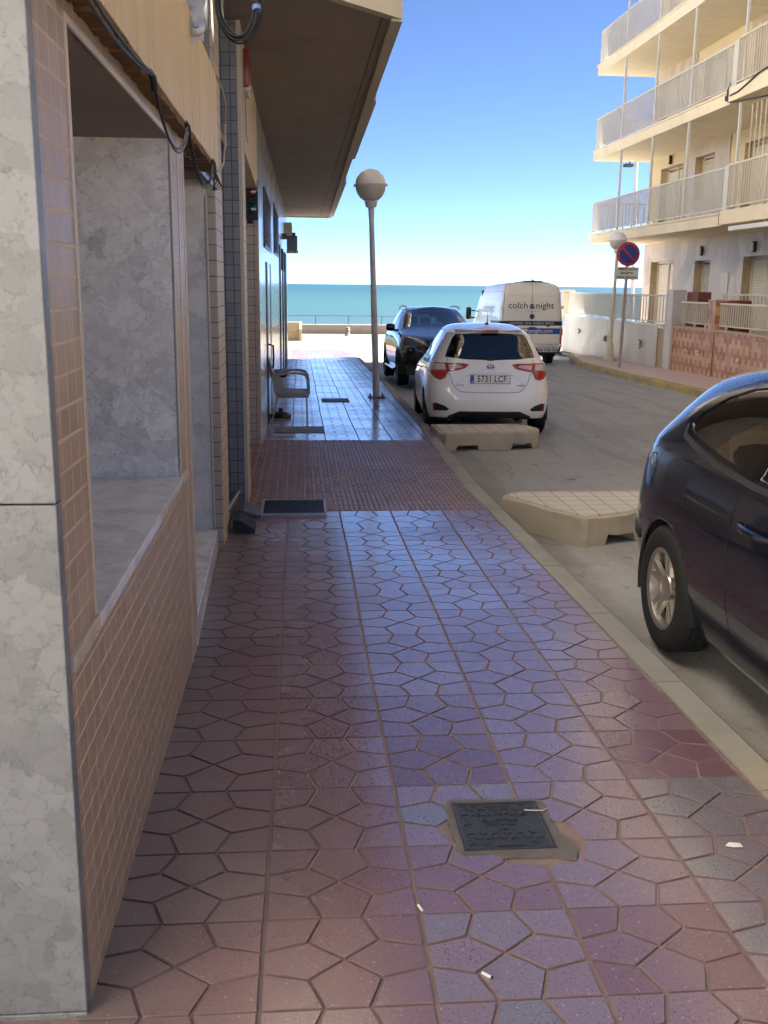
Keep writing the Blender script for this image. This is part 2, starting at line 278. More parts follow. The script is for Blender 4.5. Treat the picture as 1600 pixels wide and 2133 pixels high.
    n=NB('sea_water'); s=n.sep(); dist=s[1]
    d=n.math('DIVIDE',dist,1000.0); d=n.math('POWER',d,.5)
    d=n.math('ADD',d,n.math('MULTIPLY',n.math('SUBTRACT',n.noise(.006,4,.6,stretch=(.35,1.4,1)),.5),.22))
    c=n.ramp(d,[(.30,(.030,.062,.082)),(.52,(.021,.066,.074)),(.72,(.014,.060,.064)),(1.0,(.007,.043,.062))])
    wv=n.noise(.35,6,.6,stretch=(.5,1,1)); wv2=n.noise(.06,5,.6,stretch=(.4,1,1))
    c=n.mix(n.ramp(n.noise(.9,5,.7,stretch=(.35,1,1)),[(.70,0),(.76,.35)]),c,(.11,.13,.13))
    c=n.mix(n.ramp(wv2,[(.35,.25),(.6,0)]),c,(.009,.05,.066))
    m['sea']=n.fin(c,.40,n.bump(n.math('ADD',wv,wv2),.6,.5),0,.25)
    m['sand']=mat('pale_sand',(.5,.42,.3),.9,.15,.5)
    m['butt_paper']=mat('cigarette_paper',(.7,.68,.64),.7,.05); m['ash']=mat('burnt_ash',(.03,.03,.03),.9,.2)
    m['mat']=mat('grey_floor_mat',(.085,.09,.10),.6,.3,9,bump=.3,bs=80); m['mat_wood']=mat('weathered_hatch',(.16,.16,.165),.6,.3,6,stretch=(.6,9,1))
    m['bench']=mat('rendered_bench',(.60,.46,.27),.8,.06,3,bump=.2); m['parapet']=mat('sea_wall_stone',(.47,.40,.335),.8,.1,2,bump=.3,stain=.25)
    m['rail_blue']=mat('blue_grey_railing',(.11,.17,.24),.45,.1); m['bollard']=mat('stone_bollard',(.30,.27,.22),.8,.3,9,bump=.4,stain=.5)
    m['awning']=mat('white_awning_case',(.66,.63,.57),.4,.05); m['planter']=mat('black_bowl',(.014,.014,.015),.4,.1)
    m['twig']=mat('pale_twig',(.52,.46,.36),.7,.1)
defmats()
# ---------------------------------------------------------------- mesh builders
OFF={}
def obj(name,me,parent=None,world=True):
    o=bpy.data.objects.new(name,me); COL.objects.link(o)
    if parent:
        o.parent=parent
    return o
class MB:
    def __init__(s): s.v=[]; s.f=[]; s.m=[]; s.t=[]; s.k=0; s.tint=.5; s.M=None
    def add(s,vs,fs,m=None):
        b=len(s.v); s.v+= [tuple(s.M@Vector(p)) if s.M else tuple(p) for p in vs]
        for f in fs: s.f.append([b+i for i in f]); s.m.append(s.k if m is None else m); s.t.append(s.tint)
        return s
    def box(s,x0,y0,z0,x1,y1,z1,m=None,sl=0):
        """sl: slope dz/dy"""
        x0,x1=sorted((x0,x1)); y0,y1=sorted((y0,y1)); z0,z1=sorted((z0,z1))
        vs=[(x,y,z+sl*y) for z in (z0,z1) for y in (y0,y1) for x in (x0,x1)]
        return s.add(vs,[(0,2,3,1),(4,5,7,6),(0,1,5,4),(2,6,7,3),(0,4,6,2),(1,3,7,5)],m)
    def cbox(s,x0,y0,z0,x1,y1,z1,c=.004,m=None):
        """box with chamfered edges"""
        x0,x1=sorted((x0,x1)); y0,y1=sorted((y0,y1)); z0,z1=sorted((z0,z1)); b=bmesh.new()
        bmesh.ops.create_cube(b,size=1); 
        for v in b.verts: v.co=Vector(((x0+x1)/2+v.co.x*(x1-x0),(y0+y1)/2+v.co.y*(y1-y0),(z0+z1)/2+v.co.z*(z1-z0)))
        bmesh.ops.bevel(b,geom=b.edges[:],offset=c,segments=2,affect='EDGES',profile=.5)
        return s.frombm(b,m)
    def frombm(s,b,m=None):
        b.verts.index_update(); s.add([v.co for v in b.verts],[[v.index for v in f.verts] for f in b.faces],m); b.free(); return s
    def tube(s,path,r,n=8,m=None,cap=True):
        P=[Vector(p) for p in path]; rings=[]; vs=[]
        rr=r if hasattr(r,'__len__') else [r]*len(P)
        up=None
        for i,p in enumerate(P):
            t=(P[min(i+1,len(P)-1)]-P[max(i-1,0)]).normalized()
            if up is None:
                a=Vector((0,0,1)) if abs(t.z)<.9 else Vector((1,0,0)); up=(a-t*a.dot(t)).normalized()
            else: up=(up-t*up.dot(t)).normalized()
            sd_=t.cross(up)
            for k in range(n):
                a=2*math.pi*k/n; vs.append(p+up*math.cos(a)*rr[i]+sd_*math.sin(a)*rr[i])
        fs=[(i*n+k,i*n+(k+1)%n,(i+1)*n+(k+1)%n,(i+1)*n+k) for i in range(len(P)-1) for k in range(n)]
        if cap: fs+=[tuple(range(n))[::-1],tuple((len(P)-1)*n+k for k in range(n))]
        return s.add(vs,fs,m)
    def lathe(s,prof,c=(0,0,0),n=24,axis='z',m=None,cap=True):
        vs=[]; c=Vector(c)
        for r,h in prof:
            for k in range(n):
                a=2*math.pi*k/n; ca,sa=math.cos(a)*r,math.sin(a)*r
                vs.append(c+Vector({'z':(ca,sa,h),'x':(h,ca,sa),'y':(sa,h,ca)}[axis]))
        L=len(prof); fs=[(i*n+k,i*n+(k+1)%n,(i+1)*n+(k+1)%n,(i+1)*n+k) for i in range(L-1) for k in range(n)]
        if cap: fs+=[tuple(range(n))[::-1],tuple((L-1)*n+k for k in range(n))]
        return s.add(vs,fs,m)
    def prism(s,poly,axis,a0,a1,m=None):
        n=len(poly); vs=[]
        for a in (a0,a1):
            for p,q in poly: vs.append({'x':(a,p,q),'y':(p,a,q),'z':(p,q,a)}[axis])
        fs=[(i,(i+1)%n,n+(i+1)%n,n+i) for i in range(n)]+[tuple(range(n))[::-1],tuple(range(n,2*n))]
        return s.add(vs,fs,m)
    def quad(s,a,b,c,d,m=None): return s.add([a,b,c,d],[(0,1,2,3)],m)
    def build(s,name,mats,parent=None,smooth=False,local=False,bevel=0,kind=None,tint=False,fixn=True):
        me=bpy.data.meshes.new(name)
        off=Vector((0,0,0)) if (local or not parent) else OFF.get(parent.name,Vector((0,0,0)))
        me.from_pydata([tuple(Vector(v)-off) for v in s.v],[],s.f)
        if not isinstance(mats,(list,tuple)): mats=[mats]
        for k in mats: me.materials.append(MT[k] if isinstance(k,str) else k)
        me.polygons.foreach_set('material_index',[min(i,len(mats)-1) for i in s.m])
        if tint:
            a=me.attributes.new('tint','FLOAT','FACE'); a.data.foreach_set('value',s.t)
        if fixn:
            b=bmesh.new(); b.from_mesh(me); bmesh.ops.recalc_face_normals(b,faces=b.faces); b.to_mesh(me); b.free()
        if smooth:
            me.polygons.foreach_set('use_smooth',[True]*len(me.polygons)); me.set_sharp_from_angle(angle=R(smooth if smooth is not True else 40))
        o=obj(name,me,parent)
        OFF[o.name]=off
        if bevel:
            md=o.modifiers.new('bevel','BEVEL'); md.width=bevel; md.segments=2; md.limit_method='ANGLE'; md.angle_limit=R(40)
        if kind: o['kind']=kind
        return o
def root(name,loc,label,cat,group=None,rz=0):
    o=bpy.data.objects.new(name,None); COL.objects.link(o); o.location=loc; o.rotation_euler=(0,0,rz); o.empty_display_size=.2
    OFF[o.name]=Vector(loc); return tag(o,label,cat,group)
def tag(o,label,cat,group=None):
    o['label']=label; o['category']=cat
    if group: o['group']=group
    return o
def text(name,s,size,M,mk,parent=None,ext=.0015,align='CENTER',xs=1,off=0,sp=1,bold=0):
    c=bpy.data.curves.new('t','FONT'); c.body=s; c.size=size; c.align_x=align; c.align_y='CENTER'; c.extrude=ext; c.offset=bold; c.space_character=sp; c.resolution_u=3
    t=bpy.data.objects.new('t',c); COL.objects.link(t); dg=bpy.context.evaluated_depsgraph_get(); dg.update()
    me=bpy.data.meshes.new_from_object(t.evaluated_get(dg)); bpy.data.objects.remove(t); bpy.data.curves.remove(c)
    me.transform(Matrix.Diagonal((xs,1,1,1))); me.transform(M); me.name=name; me.materials.clear(); me.materials.append(MT[mk])
    return obj(name,me,parent)
def FR(o,right,up):
    """frame matrix: origin, text right dir, up dir"""
    r=Vector(right).normalized(); u=Vector(up).normalized(); n=r.cross(u)
    return Matrix(((r.x,u.x,n.x,o[0]),(r.y,u.y,n.y,o[1]),(r.z,u.z,n.z,o[2]),(0,0,0,1)))
def pl(x,pts):
    if x<=pts[0][0]: return pts[0][1]
    for (a,b),(c,d) in zip(pts,pts[1:]):
        if x<=c: return lerp(b,d,(x-a)/(c-a))
    return pts[-1][1]
def gz(y): return -.02*min(y,55)
KD=.14
# ---------------------------------------------------------------- ground
KX=[(-30,1.53),(3,1.51),(9,1.45),(11.5,1.52),(14,1.60),(17,1.63),(21,1.71),(40,1.73)]
kx=lambda y:pl(y,KX)
KR=[(-30,7.9),(20,7.9),(25,7.95),(30,8.25),(33,8.8),(36,9.6)]
kr=lambda y:pl(y,KR)
def inset(poly,ds):
    n=len(poly); L=[]
    ar=sum(poly[i][0]*poly[(i+1)%n][1]-poly[(i+1)%n][0]*poly[i][1] for i in range(n)); sg=1 if ar>0 else -1
    for i in range(n):
        a,b=poly[i],poly[(i+1)%n]; dx,dy=b[0]-a[0],b[1]-a[1]; l=math.hypot(dx,dy) or 1e-9
        nx,ny=-dy/l*sg,dx/l*sg; L.append((nx,ny,nx*a[0]+ny*a[1]+ds[i]))
    out=[]
    for i in range(n):
        a,b=L[i-1],L[i]; d=a[0]*b[1]-a[1]*b[0]
        if abs(d)<1e-6: out.append(poly[i]); continue
        out.append(((a[2]*b[1]-a[1]*b[2])/d,(a[0]*b[2]-a[2]*b[0])/d))
    return out
def clipx(poly,x,keep_less=True):
    out=[]; n=len(poly); s=1 if keep_less else -1
    for i in range(n):
        a,b=poly[i],poly[(i+1)%n]; da,db=s*(a[0]-x),s*(b[0]-x)
        if da<=0: out.append(a)
        if (da<0<db) or (db<0<da):
            t=da/(da-db); out.append((lerp(a[0],b[0],t),lerp(a[1],b[1],t)))
    return out
CELLS=[[(0,0),(.37,0),(.28,.29),(0,.385)],[(1,0),(1,.385),(.72,.29),(.63,0)],[(0,1),(0,.615),(.28,.71),(.37,1)],[(1,1),(.63,1),(.72,.71),(1,.615)],
 [(0,.385),(.28,.29),(.5,.5),(.28,.71),(0,.615)],[(1,.385),(1,.615),(.72,.71),(.5,.5),(.72,.29)],[(.37,0),(.63,0),(.72,.29),(.5,.5),(.28,.29)],[(.37,1),(.28,.71),(.5,.5),(.72,.71),(.63,1)]]
def ground():
    # terrain under everything
    g=MB(); ys=[-400,-60,0,20,40,55,57.6]
    for a,b in zip(ys,ys[1:]): g.quad((-400,a,gz(a)-.45),(400,a,gz(a)-.45),(400,b,gz(b)-.45),(-400,b,gz(b)-.45))
    g.build('ground','sand',kind='structure')
    g=MB(); g.quad((-22000,57.2,-4.2),(22000,57.2,-4.2),(22000,30000,-4.2),(-22000,30000,-4.2)); g.build('sea','sea',kind='structure')
    # road
    g=MB(); ys=[-40,-10]+[i for i in range(-5,47,2)]
    z=lambda y:gz(y)-KD*(1-max(0,min(1,(y-36)/8)))-.004
    xs=[1.2,2.2,4.5,7,9.4,14]
    for a,b in zip(ys,ys[1:]):
        for c,d in zip(xs,xs[1:]): g.quad((c,a,z(a)),(d,a,z(a)),(d,b,z(b)),(c,b,z(b)))
    g.build('road','asphalt',kind='structure')
    # pavement
    p=MB(); b=MB(); rnd=random.Random(3)
    rows=[.275,.625,.975,1.325,1.675,2.025,2.376,2.722,3.11,3.51,3.906,4.303,4.70]; 
    while rows[-1]<7.5: rows.append(rows[-1]+.405)
    rows[-1]=7.76; rows2=[12.02+.4*i for i in range(64)]
    cols=[-.52,-.10,.30,.70,1.10,1.50,1.92]
    for rs in (rows,rows2):
        for r0,r1 in zip(rs,rs[1:]):
            for ci in range(len(cols)-1):
                c0,c1=cols[ci],cols[ci+1]
                wig=.004*math.sin(r0*1.7+ci*2); c0+=wig; c1+=.004*math.sin(r0*1.7+(ci+1)*2)
                base=rnd.random()*.62+.16+(-.14 if ci==0 else .1 if ci in(2,3) else 0)
                if rnd.random()<.12: base=rnd.choice((.08,.12,.86,.9))
                if ci==4 and 2.0<r0<2.8: base=.98
                dz,tx,ty=rnd.uniform(-.0012,.0012),rnd.uniform(-.004,.004),rnd.uniform(-.004,.004)
                for k,c in enumerate(CELLS):
                    n=len(c); ds=[]
                    for i in range(n):
                        a,e=c[i],c[(i+1)%n]
                        ds.append(.0052 if a[0]==e[0] and a[0] in(0,1) else .0028 if a[1]==e[1] and a[1] in(0,1) else .0043)
                    P=[(lerp(c0,c1,u),lerp(r1,r0,v)) for u,v in c]
                    q=inset(P,ds); q=clipx(q,min(kx(r0),kx(r1))+.004)
                    if len(q)<3: continue
                    mx=sum(a for a,_ in q)/len(q); my=sum(a for _,a in q)/len(q)
                    if .46<mx<.77 and 2.66<my<2.99: continue
                    t2=inset(q,[.0016]*len(q)); m=len(q)
                    zz=lambda x,y,d=0: gz(y)+dz+tx*(x-mx)+ty*(y-my)-d
                    p.tint=max(0,min(1,base+rnd.uniform(-.10,.10)))
                    vs=[(x,y,zz(x,y)) for x,y in t2]+[(x,y,gz(y)-.0065) for x,y in q]
                    p.add(vs,[tuple(range(m))],0); p.add(vs,[(i,m+i,m+(i+1)%m,(i+1)%m) for i in range(m)],1)
    p.build('pavement',['paver','paver_edge'],kind='structure',tint=True,fixn=False)
    ys=[-8,0,3,6,9,12,15,18,21,28,38]
    for a,c in zip(ys,ys[1:]): b.quad((-1.6,a,gz(a)-.006),(kx(a)+.03,a,gz(a)-.005),(kx(c)+.03,c,gz(c)-.006),(-1.6,c,gz(c)-.006))
    b.build('pavement_bed','grout',kind='structure')
    # ribbed crossing paving
    t=MB(); rnd=random.Random(5); xs0=-.56; y0=7.77
    t.tint=.3; 
    for a,c in ((7.765,9.9),(9.9,12.02)): t.quad((xs0,a,gz(a)-.003),(kx(a)+.05,a,gz(a)-.003),(kx(c)+.05,c,gz(c)-.003),(xs0,c,gz(c)-.003))
    sp=.0405
    for i in range(52):
        x=xs0+.02+i*sp
        for j in range(21):
            ya=y0+j*.2024
            if x>kx(ya)+.02: continue
            tc=(i//5*7+j//1*13+(i//10)*5)%17; h=random.Random(i//5*101+j*17).random(); t.tint=max(0,min(1,.25+h*.6+(-.2 if x<.1 else 0)))
            kind=random.Random((i//10)*31+(j//2)*7).random()<.5 or x<.05
            z=gz(ya)
            if kind and i%2:
                for q in range(4):
                    yy=ya+.006+q*.0495; t.prism([(x-.017,yy),(x+.017,yy),(x+.017,yy+.034),(x-.017,yy+.034)],'z',z-.004,z+.0035)
                    
            else:
                wd=.0115; e=.003
                t.add([(x-wd,ya+.006,z-.003),(x+wd,ya+.006,z-.003),(x+wd*.6,ya+.01,z+.0048),(x-wd*.6,ya+.01,z+.0048),
                       (x-wd,ya+.196,z-.007),(x+wd,ya+.196,z-.007),(x+wd*.6,ya+.192,z+.001),(x-wd*.6,ya+.192,z+.001)],
                      [(0,1,2,3),(5,4,7,6),(3,2,6,7),(1,5,6,2),(4,0,3,7)])
    t.build('ribbed_pavement','tactile',kind='structure',tint=True)
    # left kerb stones
    k=MB(); y=-6
    while y<38.5:
        l=1.0; a,c=y+.005,y+l-.005
        for (u,v) in ((a,(a+c)/2),((a+c)/2,c)):
            e=.012
            for s_ in (0,):
                A=[(kx(u)+.012,u),(kx(u)+.155,u),(kx(v)+.155,v),(kx(v)+.012,v)]
                zu,zv=gz(u)+.001,gz(v)+.001
                vs=[]
                for (x,yy) in A: vs.append((x,yy,gz(yy)-KD-.1))
                vs+=[(A[0][0],u,zu),(A[1][0],u,zu-e*1.5),(A[2][0],v,zv-e*1.5),(A[3][0],v,zv)]
                vs+=[(A[1][0]-e*2,u,zu),(A[2][0]-e*2,v,zv)]
                k.add(vs,[(4,8,9,7),(8,5,6,9),(5,1,2,6),(0,4,7,3),(0,1,5,8,4),(3,7,9,6,2)])
        y+=l
    k.build('kerb','kerb',kind='structure')
    # right pavement and yellow kerb
    r=MB(); ys=list(range(-20,37,2))+[36]
    for a,c in zip(ys,ys[1:]):
        if c<=a: continue
        r.quad((kr(a)+.1,a,gz(a)),(9.72,a,gz(a)),(9.72,c,gz(c)),(kr(c)+.1,c,gz(c)))
    r.build('pavement_right','pink_paving',kind='structure')
    k=MB(); y=-8
    while y<35.4:
        l=.52; a,c=y+.008,y+l-.008; e=.03
        A=[(kr(a),a),(kr(a)+.16,a),(kr(c)+.16,c),(kr(c),c)]
        vs=[(x,yy,gz(yy)-KD-.1) for x,yy in A]+[(A[0][0],a,gz(a)-.025),(A[0][0]+e,a,gz(a)+.003),(A[1][0],a,gz(a)+.003),(A[2][0],c,gz(c)+.003),(A[3][0]+e,c,gz(c)+.003),(A[3][0],c,gz(c)-.025)]
        k.add(vs,[(0,4,9,3),(4,5,8,9),(5,6,7,8),(6,1,2,7),(0,1,6,5,4),(3,9,8,7,2)]); y+=l
    k.build('kerb_right','kerb_yellow',kind='structure')
    # plaza
    g=MB(); ys=[37.6,44,50,55,57.0]
    for a,c in zip(ys,ys[1:]): 
        x1=1.85 if a<44 else 40
        g.quad((-40,a,gz(a)-.001),(x1,a,gz(a)-.001),(x1,c,gz(c)-.001),(-40,c,gz(c)-.001))
    g.quad((9.3,35,gz(35)-.003),(40,35,gz(35)-.003),(40,44,gz(44)-.001),(9.3,44,gz(44)-.001))
    g.build('promenade','plaza',kind='structure')
    # faded yellow loading marks
    l=MB(); zz=lambda y:gz(y)-KD+.001
    def stripe(x0,y0,x1,y1,w):
        d=Vector((x1-x0,y1-y0)).normalized(); nx,ny=-d.y*w/2,d.x*w/2
        l.quad((x0+nx,y0+ny,zz(y0+ny)),(x0-nx,y0-ny,zz(y0-ny)),(x1-nx,y1-ny,zz(y1-ny)),(x1+nx,y1+ny,zz(y1+ny)))
    stripe(5.9,26.5,5.9,35.5,.12); stripe(5.9,26.5,7.7,26.5,.12)
    for y in (26.6,28.8,31.0,33.2): stripe(5.95,y,7.7,y+2.2,.12); stripe(5.95,y+2.2,7.7,y,.12)
    l.build('road_marking','yellow_line',kind='structure')
ground()
# ---------------------------------------------------------------- left building
def wallx(mb,X,y0,y1,z0,z1,holes=(),m=None,depth=0,dm=None,face=1):
    """wall plane at x=X seen from +x (face=1) or -x (face=-1); holes (ya,yb,za,zb); reveals go away from the viewer"""
    ys=sorted({y0,y1}|{h for q in holes for h in q[:2]}); zs=sorted({z0,z1}|{h for q in holes for h in q[2:4]})
    for a,b in zip(ys,ys[1:]):
        for c,d in zip(zs,zs[1:]):
            if any(q[0]<=a and b<=q[1] and q[2]<=c and d<=q[3] for q in holes): continue
            mb.quad((X,a,c),(X,b,c),(X,b,d),(X,a,d),m)
    if depth:
        for q in holes:
            a,b,c,d=q[:4]; X2=X-face*depth
            mb.quad((X,a,c),(X2,a,c),(X2,a,d),(X,a,d),dm); mb.quad((X,b,c),(X2,b,c),(X2,b,d),(X,b,d),dm)
            mb.quad((X,a,d),(X2,a,d),(X2,b,d),(X,b,d),dm); mb.quad((X,a,c),(X2,a,c),(X2,b,c),(X,b,c),dm)
WX=lambda y:-.447+.0057*(y-11.7)
SOF=3.45
def left_building():
    B=root('corner_building',(-.5,2.04,0),'tiled corner building on the left with a dark overhanging slab above the pavement','building')
    # marble return facing the viewer
    a=MB()
    for z0,z1 in ((-.3,-.033),(-.03,1.137),(1.14,2.30),(2.303,3.5)): a.cbox(-3.2,2.04,z0,-.4885,2.085,z1,.003)
    a.build('marble_pier','marble_pier',B)
    # tiled wall with the show-window niche
    a=MB(); nich=(2.375,4.15,.80,2.11); X=-.49
    wallx(a,X,2.084,4.38,-.25,2.2,[nich]); a.quad((X,4.38,-.25),(X,4.575,-.25),(X,4.575,2.2),(X,4.38,2.2))
    a.build('tiled_wall','tile_brown',B)
    a=MB(); n=nich; t=.02
    a.cbox(X-.01,n[0]-t,n[2],X+.004,n[0],n[3]+t,.003); a.cbox(X-.01,n[1],n[2],X+.004,n[1]+t,n[3]+t,.003); a.cbox(X-.01,n[0],n[3],X+.004,n[1],n[3]+t,.003)
    a.cbox(X-.02,4.36,-.2,X+.004,4.395,2.2,.003); a.cbox(X-.10,4.56,.03,X+.004,4.60,2.2,.004)
    a.build('niche_trim','trim',B)
    X2=X-1.0
    for q in (n[0],n[1]): nw=MB(); nw.quad((X-.004,q,n[2]),(X2,q,n[2]),(X2,q,n[3]),(X-.004,q,n[3])); nw.build('niche_reveal','marble',B)
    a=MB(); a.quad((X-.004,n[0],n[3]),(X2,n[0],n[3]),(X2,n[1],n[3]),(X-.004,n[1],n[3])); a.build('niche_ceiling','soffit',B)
    a=MB(); a.cbox(X2,n[0]-.0,n[2]-.035,X+.012,n[1],n[2],.004); a.build('window_sill','marble_sill',B)
    a=MB(); a.cbox(X-.01,2.086,.760,X+.010,4.36,.7995-.001,.004); a.build('sill_moulding','trim',B)
    f=MB(); f.box(X2-.05,n[0],n[2],X2,n[0]+.06,n[3]); f.box(X2-.05,n[1]-.06,n[2],X2,n[1],n[3]); f.box(X2-.05,n[0],n[3]-.06,X2,n[1],n[3]); f.box(X2-.05,n[0],n[2],X2,n[1],n[2]+.06)
    wf=f.build('shop_window','dark_frame',B); g=MB(); g.box(X2-.03,n[0]+.06,n[2]+.06,X2-.02,n[1]-.06,n[3]-.06); g.build('window_pane','win_glass',wf)
    # doorway with marble jamb and step
    a=MB(); XD=-.565
    a.quad((-1.5,6.58,-.05),(XD,6.58,-.05),(XD,6.58,2.4),(-1.5,6.58,2.4)); a.build('doorway_jamb','marble_soft',B)
    a=MB(); a.quad((-1.5,4.60,.03),(X,4.60,.03),(X,4.60,2.3),(-1.5,4.60,2.3)); a.build('doorway_jamb','marble_soft',B)
    a=MB(); a.add([(-1.5,4.6,-.3),(-.488,4.6,-.3),(-.545,6.575,-.3),(-1.5,6.575,-.3),(-1.5,4.6,.045),(-.488,4.6,.045),(-.545,6.575,-.01),(-1.5,6.575,-.01)],[(0,1,2,3),(4,5,6,7),(0,1,5,4),(1,2,6,5),(2,3,7,6),(3,0,4,7)]); a.build('door_step','marble_sill',B,bevel=.004)
    a=MB(); a.box(-1.45,4.6,2.19,-.5,6.58,2.22); a.build('doorway_ceiling','soffit',B)
    d=MB(); d.box(-1.5,4.6,0,-1.42,4.68,2.2); d.box(-1.5,6.5,0,-1.42,6.58,2.2); d.box(-1.5,5.55,0,-1.42,5.63,2.2); d.box(-1.5,4.6,2.1,-1.42,6.58,2.2); d.box(-1.5,4.6,0,-1.42,6.58,.1)
    do=d.build('shop_door','dark_frame',B); g=MB(); g.box(-1.47,4.66,.1,-1.46,6.5,2.1); g.build('door_pane','win_glass',do)
    # yellow sign board
    a=MB(); rnd=random.Random(2); y=1.75
    while y<5.9:
        wd=min(rnd.choice((.11,.115,.12)),5.9-y); a.cbox(-.60,y+.002,2.185,-.437+rnd.uniform(-.0015,.0015),y+wd-.002,2.66,.003); y+=wd
    fo=a.build('sign_board','fascia',B)
    a=MB(); pts=[]; y=1.75
    while y<5.9:
        d=rnd.uniform(0,.012); a.box(-.60,y,2.168-d,-.441-rnd.uniform(0,.004),min(5.9,y+.06),2.186); y+=.06
    a.build('board_underside','fascia_under',fo)
    # wall above the board
    a=MB(); a.quad((X-.03,2.1,2.15),(X-.03,6.58,2.15),(X-.03,6.58,SOF),(X-.03,2.1,SOF)); a.build('upper_tiled_wall','tile_blue_x',B)
    # first pilaster: tiled faces
    a=MB(); a.box(-.58,6.585,-.3,-.515,7.15,SOF); po=a.build('pilaster','tile_grey_y',B)
    a=MB(); a.box(-.60,6.60,-.3,-.511,7.17,SOF); a.build('pilaster_side','tile_grey_x',po)
    a=MB(); a.tube([(-.568,6.578,-.13),(-.570,6.577,.5),(-.566,6.577,1.2),(-.569,6.577,2.1)],.008,6); a.build('sealant_bead','trim',po)
    # second pilaster with the blue-grey reveal
    a=MB(); a.box(-1.1,8.09,-.3,-.425,8.12,SOF); po=a.build('pilaster','tile_blue_y',B)
    a=MB(); a.box(-1.1,8.12,-.3,-.421,8.52,SOF); a.build('pilaster_side','tile_grey_x',po)
    a=MB(); a.cbox(-.45,8.084,-.3,-.418,8.125,SOF,.003); a.build('corner_trim','trim',po)
    # entrance between the pilasters
    a=MB(); a.box(-1.3,7.15,-.3,-1.25,8.09,SOF); a.build('entrance_door','dark_frame',B)
    a=MB(); a.add([(-1.3,7.0,-.03),(-.55,7.0,-.03),(-.50,8.085,-.06),(-1.3,8.085,-.06),(-1.3,7.0,-.4),(-.55,7.0,-.4),(-.50,8.085,-.4),(-1.3,8.085,-.4)],[(0,1,2,3),(0,1,5,4),(1,2,6,5)]); a.build('threshold','mat',B)
    a=MB(); a.tube([(-.545,7.0,-.028),(-.495,8.085,-.058)],.012,8); a.build('threshold_edge','steel',B)
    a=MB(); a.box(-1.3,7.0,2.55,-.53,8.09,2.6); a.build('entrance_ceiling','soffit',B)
    # garage opening
    a=MB(); X3=-.43
    a.add([(X3,8.52,2.62),(X3-.02,11.75,2.57),(X3-.02,11.75,SOF),(X3,8.52,SOF)],[(0,1,2,3)]); a.add([(X3,8.52,2.62),(X3-.02,11.75,2.57),(-1.4,11.75,2.57),(-1.4,8.52,2.62)],[(0,1,2,3)])
    a.build('garage_lintel','render_cream',B)
    a=MB(); a.tube([(X3+.004,8.95,3.2),(X3+.004,8.96,2.76),(X3+.012,8.97,2.71)],.006,6); a.build('lintel_cable','pale_cable',B)
    a=MB(); a.box(-1.2,11.75,-.4,-.452,11.79,2.6); a.build('garage_jamb','tile_grey_y',B)
    a=MB(); 
    for i in range(24): a.cbox(-1.22,8.5,-.3+i*.125,-1.18,11.8,-.3+i*.125+.118,.01)
    a.build('garage_door','steel',B)
    # polished white wall with its openings
    a=MB(); holes=[(21.0,27.6,-.9,2.33),(30.5,31.6,-.9,2.4)]; DR=(13.75,15.9,-.9,1.84)
    ys=[11.76,13.75,15.9,18,21,24.0,27.6,30.2]
    for y0,y1 in zip(ys,ys[1:]):
        hs=[]
        if y0>=21 and y1<=27.6: hs=[(y0,y1,-.9,2.33)]
        if y0==13.75: hs=[(y0,y1,-.9,1.86)]
        for c,d in ((-1,1.86),(1.86,2.33),(2.33,SOF)):
            if any(h[2]<=c and d<=h[3] for h in hs): continue
            a.quad((WX(y0),y0,c),(WX(y1),y1,c),(WX(y1),y1,d),(WX(y0),y0,d))
    a.quad((WX(30.2),30.2,-1.2),(-3.5,30.2,-1.2),(-3.5,30.2,SOF),(WX(30.2),30.2,SOF))
    a.build('white_wall','white_panel',B)
    a=MB(); a.cbox(-.47,11.745,-.5,-.444,11.80,2.6,.004); a.build('corner_trim','trim',B)
    for y0,y1,z0,z1 in ((13.2,16.1,2.02,2.74),(17.4,20.6,2.06,2.86)):
        v=MB(); f=MB(); x=WX((y0+y1)/2)
        f.box(x-.02,y0,z0,x+.012,y0+.05,z1); f.box(x-.02,y1-.05,z0,x+.012,y1,z1); f.box(x-.02,y0,z1-.03,x+.012,y1,z1); f.box(x-.02,y0,z0,x+.012,y1,z0+.03); 
        for i in range(3): f.box(x-.02,lerp(y0,y1,(i+1)/4)-.02,z0,x+.01,lerp(y0,y1,(i+1)/4)+.02,z1)
        fo=f.build('louvre_vent','dark_frame',B)
        n=int((z1-z0)/.055)
        for i in range(n): z=z0+.03+i*.055; v.add([(x+.022,y0+.05,z),(x+.022,y1-.05,z),(x+.006,y1-.05,z+.034),(x+.006,y0+.05,z+.034)],[(0,1,2,3)])
        v.build('louvre_slats','black_plastic',fo)
    # narrow glazed door with handle
    d=MB(); x=WX(14.8)
    for a_,b_ in ((13.76,14.2),(15.3,15.88)): d.cbox(x-.06,a_,-.33,x+.008,b_,1.85,.004)
    d.cbox(x-.06,13.95,1.68,x-.005,15.7,1.85,.004); d.cbox(x-.06,13.95,-.32,x-.005,15.7,-.12,.004); d.cbox(x-.06,13.95,.55,x-.005,15.7,.63,.004)
    do=d.build('glazed_door','dark_frame',B); g=MB(); g.box(x-.045,13.95,-.12,x-.035,15.7,1.68); g.build('door_pane','glass_dark',do)
    h=MB(); h.tube([(x,14.05,.44),(x+.07,14.05,.46),(x+.075,14.05,.60),(x+.07,14.05,.75),(x,14.05,.77)],.013,8); h.build('door_handle','gloss_black',do)
    # dark shopfront bay: deep opening with folded shutter leaves
    a=MB(); a.box(-2.4,20.9,-1,-2.3,27.7,2.4); a.box(-2.4,20.99,2.325,-.46,27.61,2.36); a.build('shopfront_recess','dark_void',B)
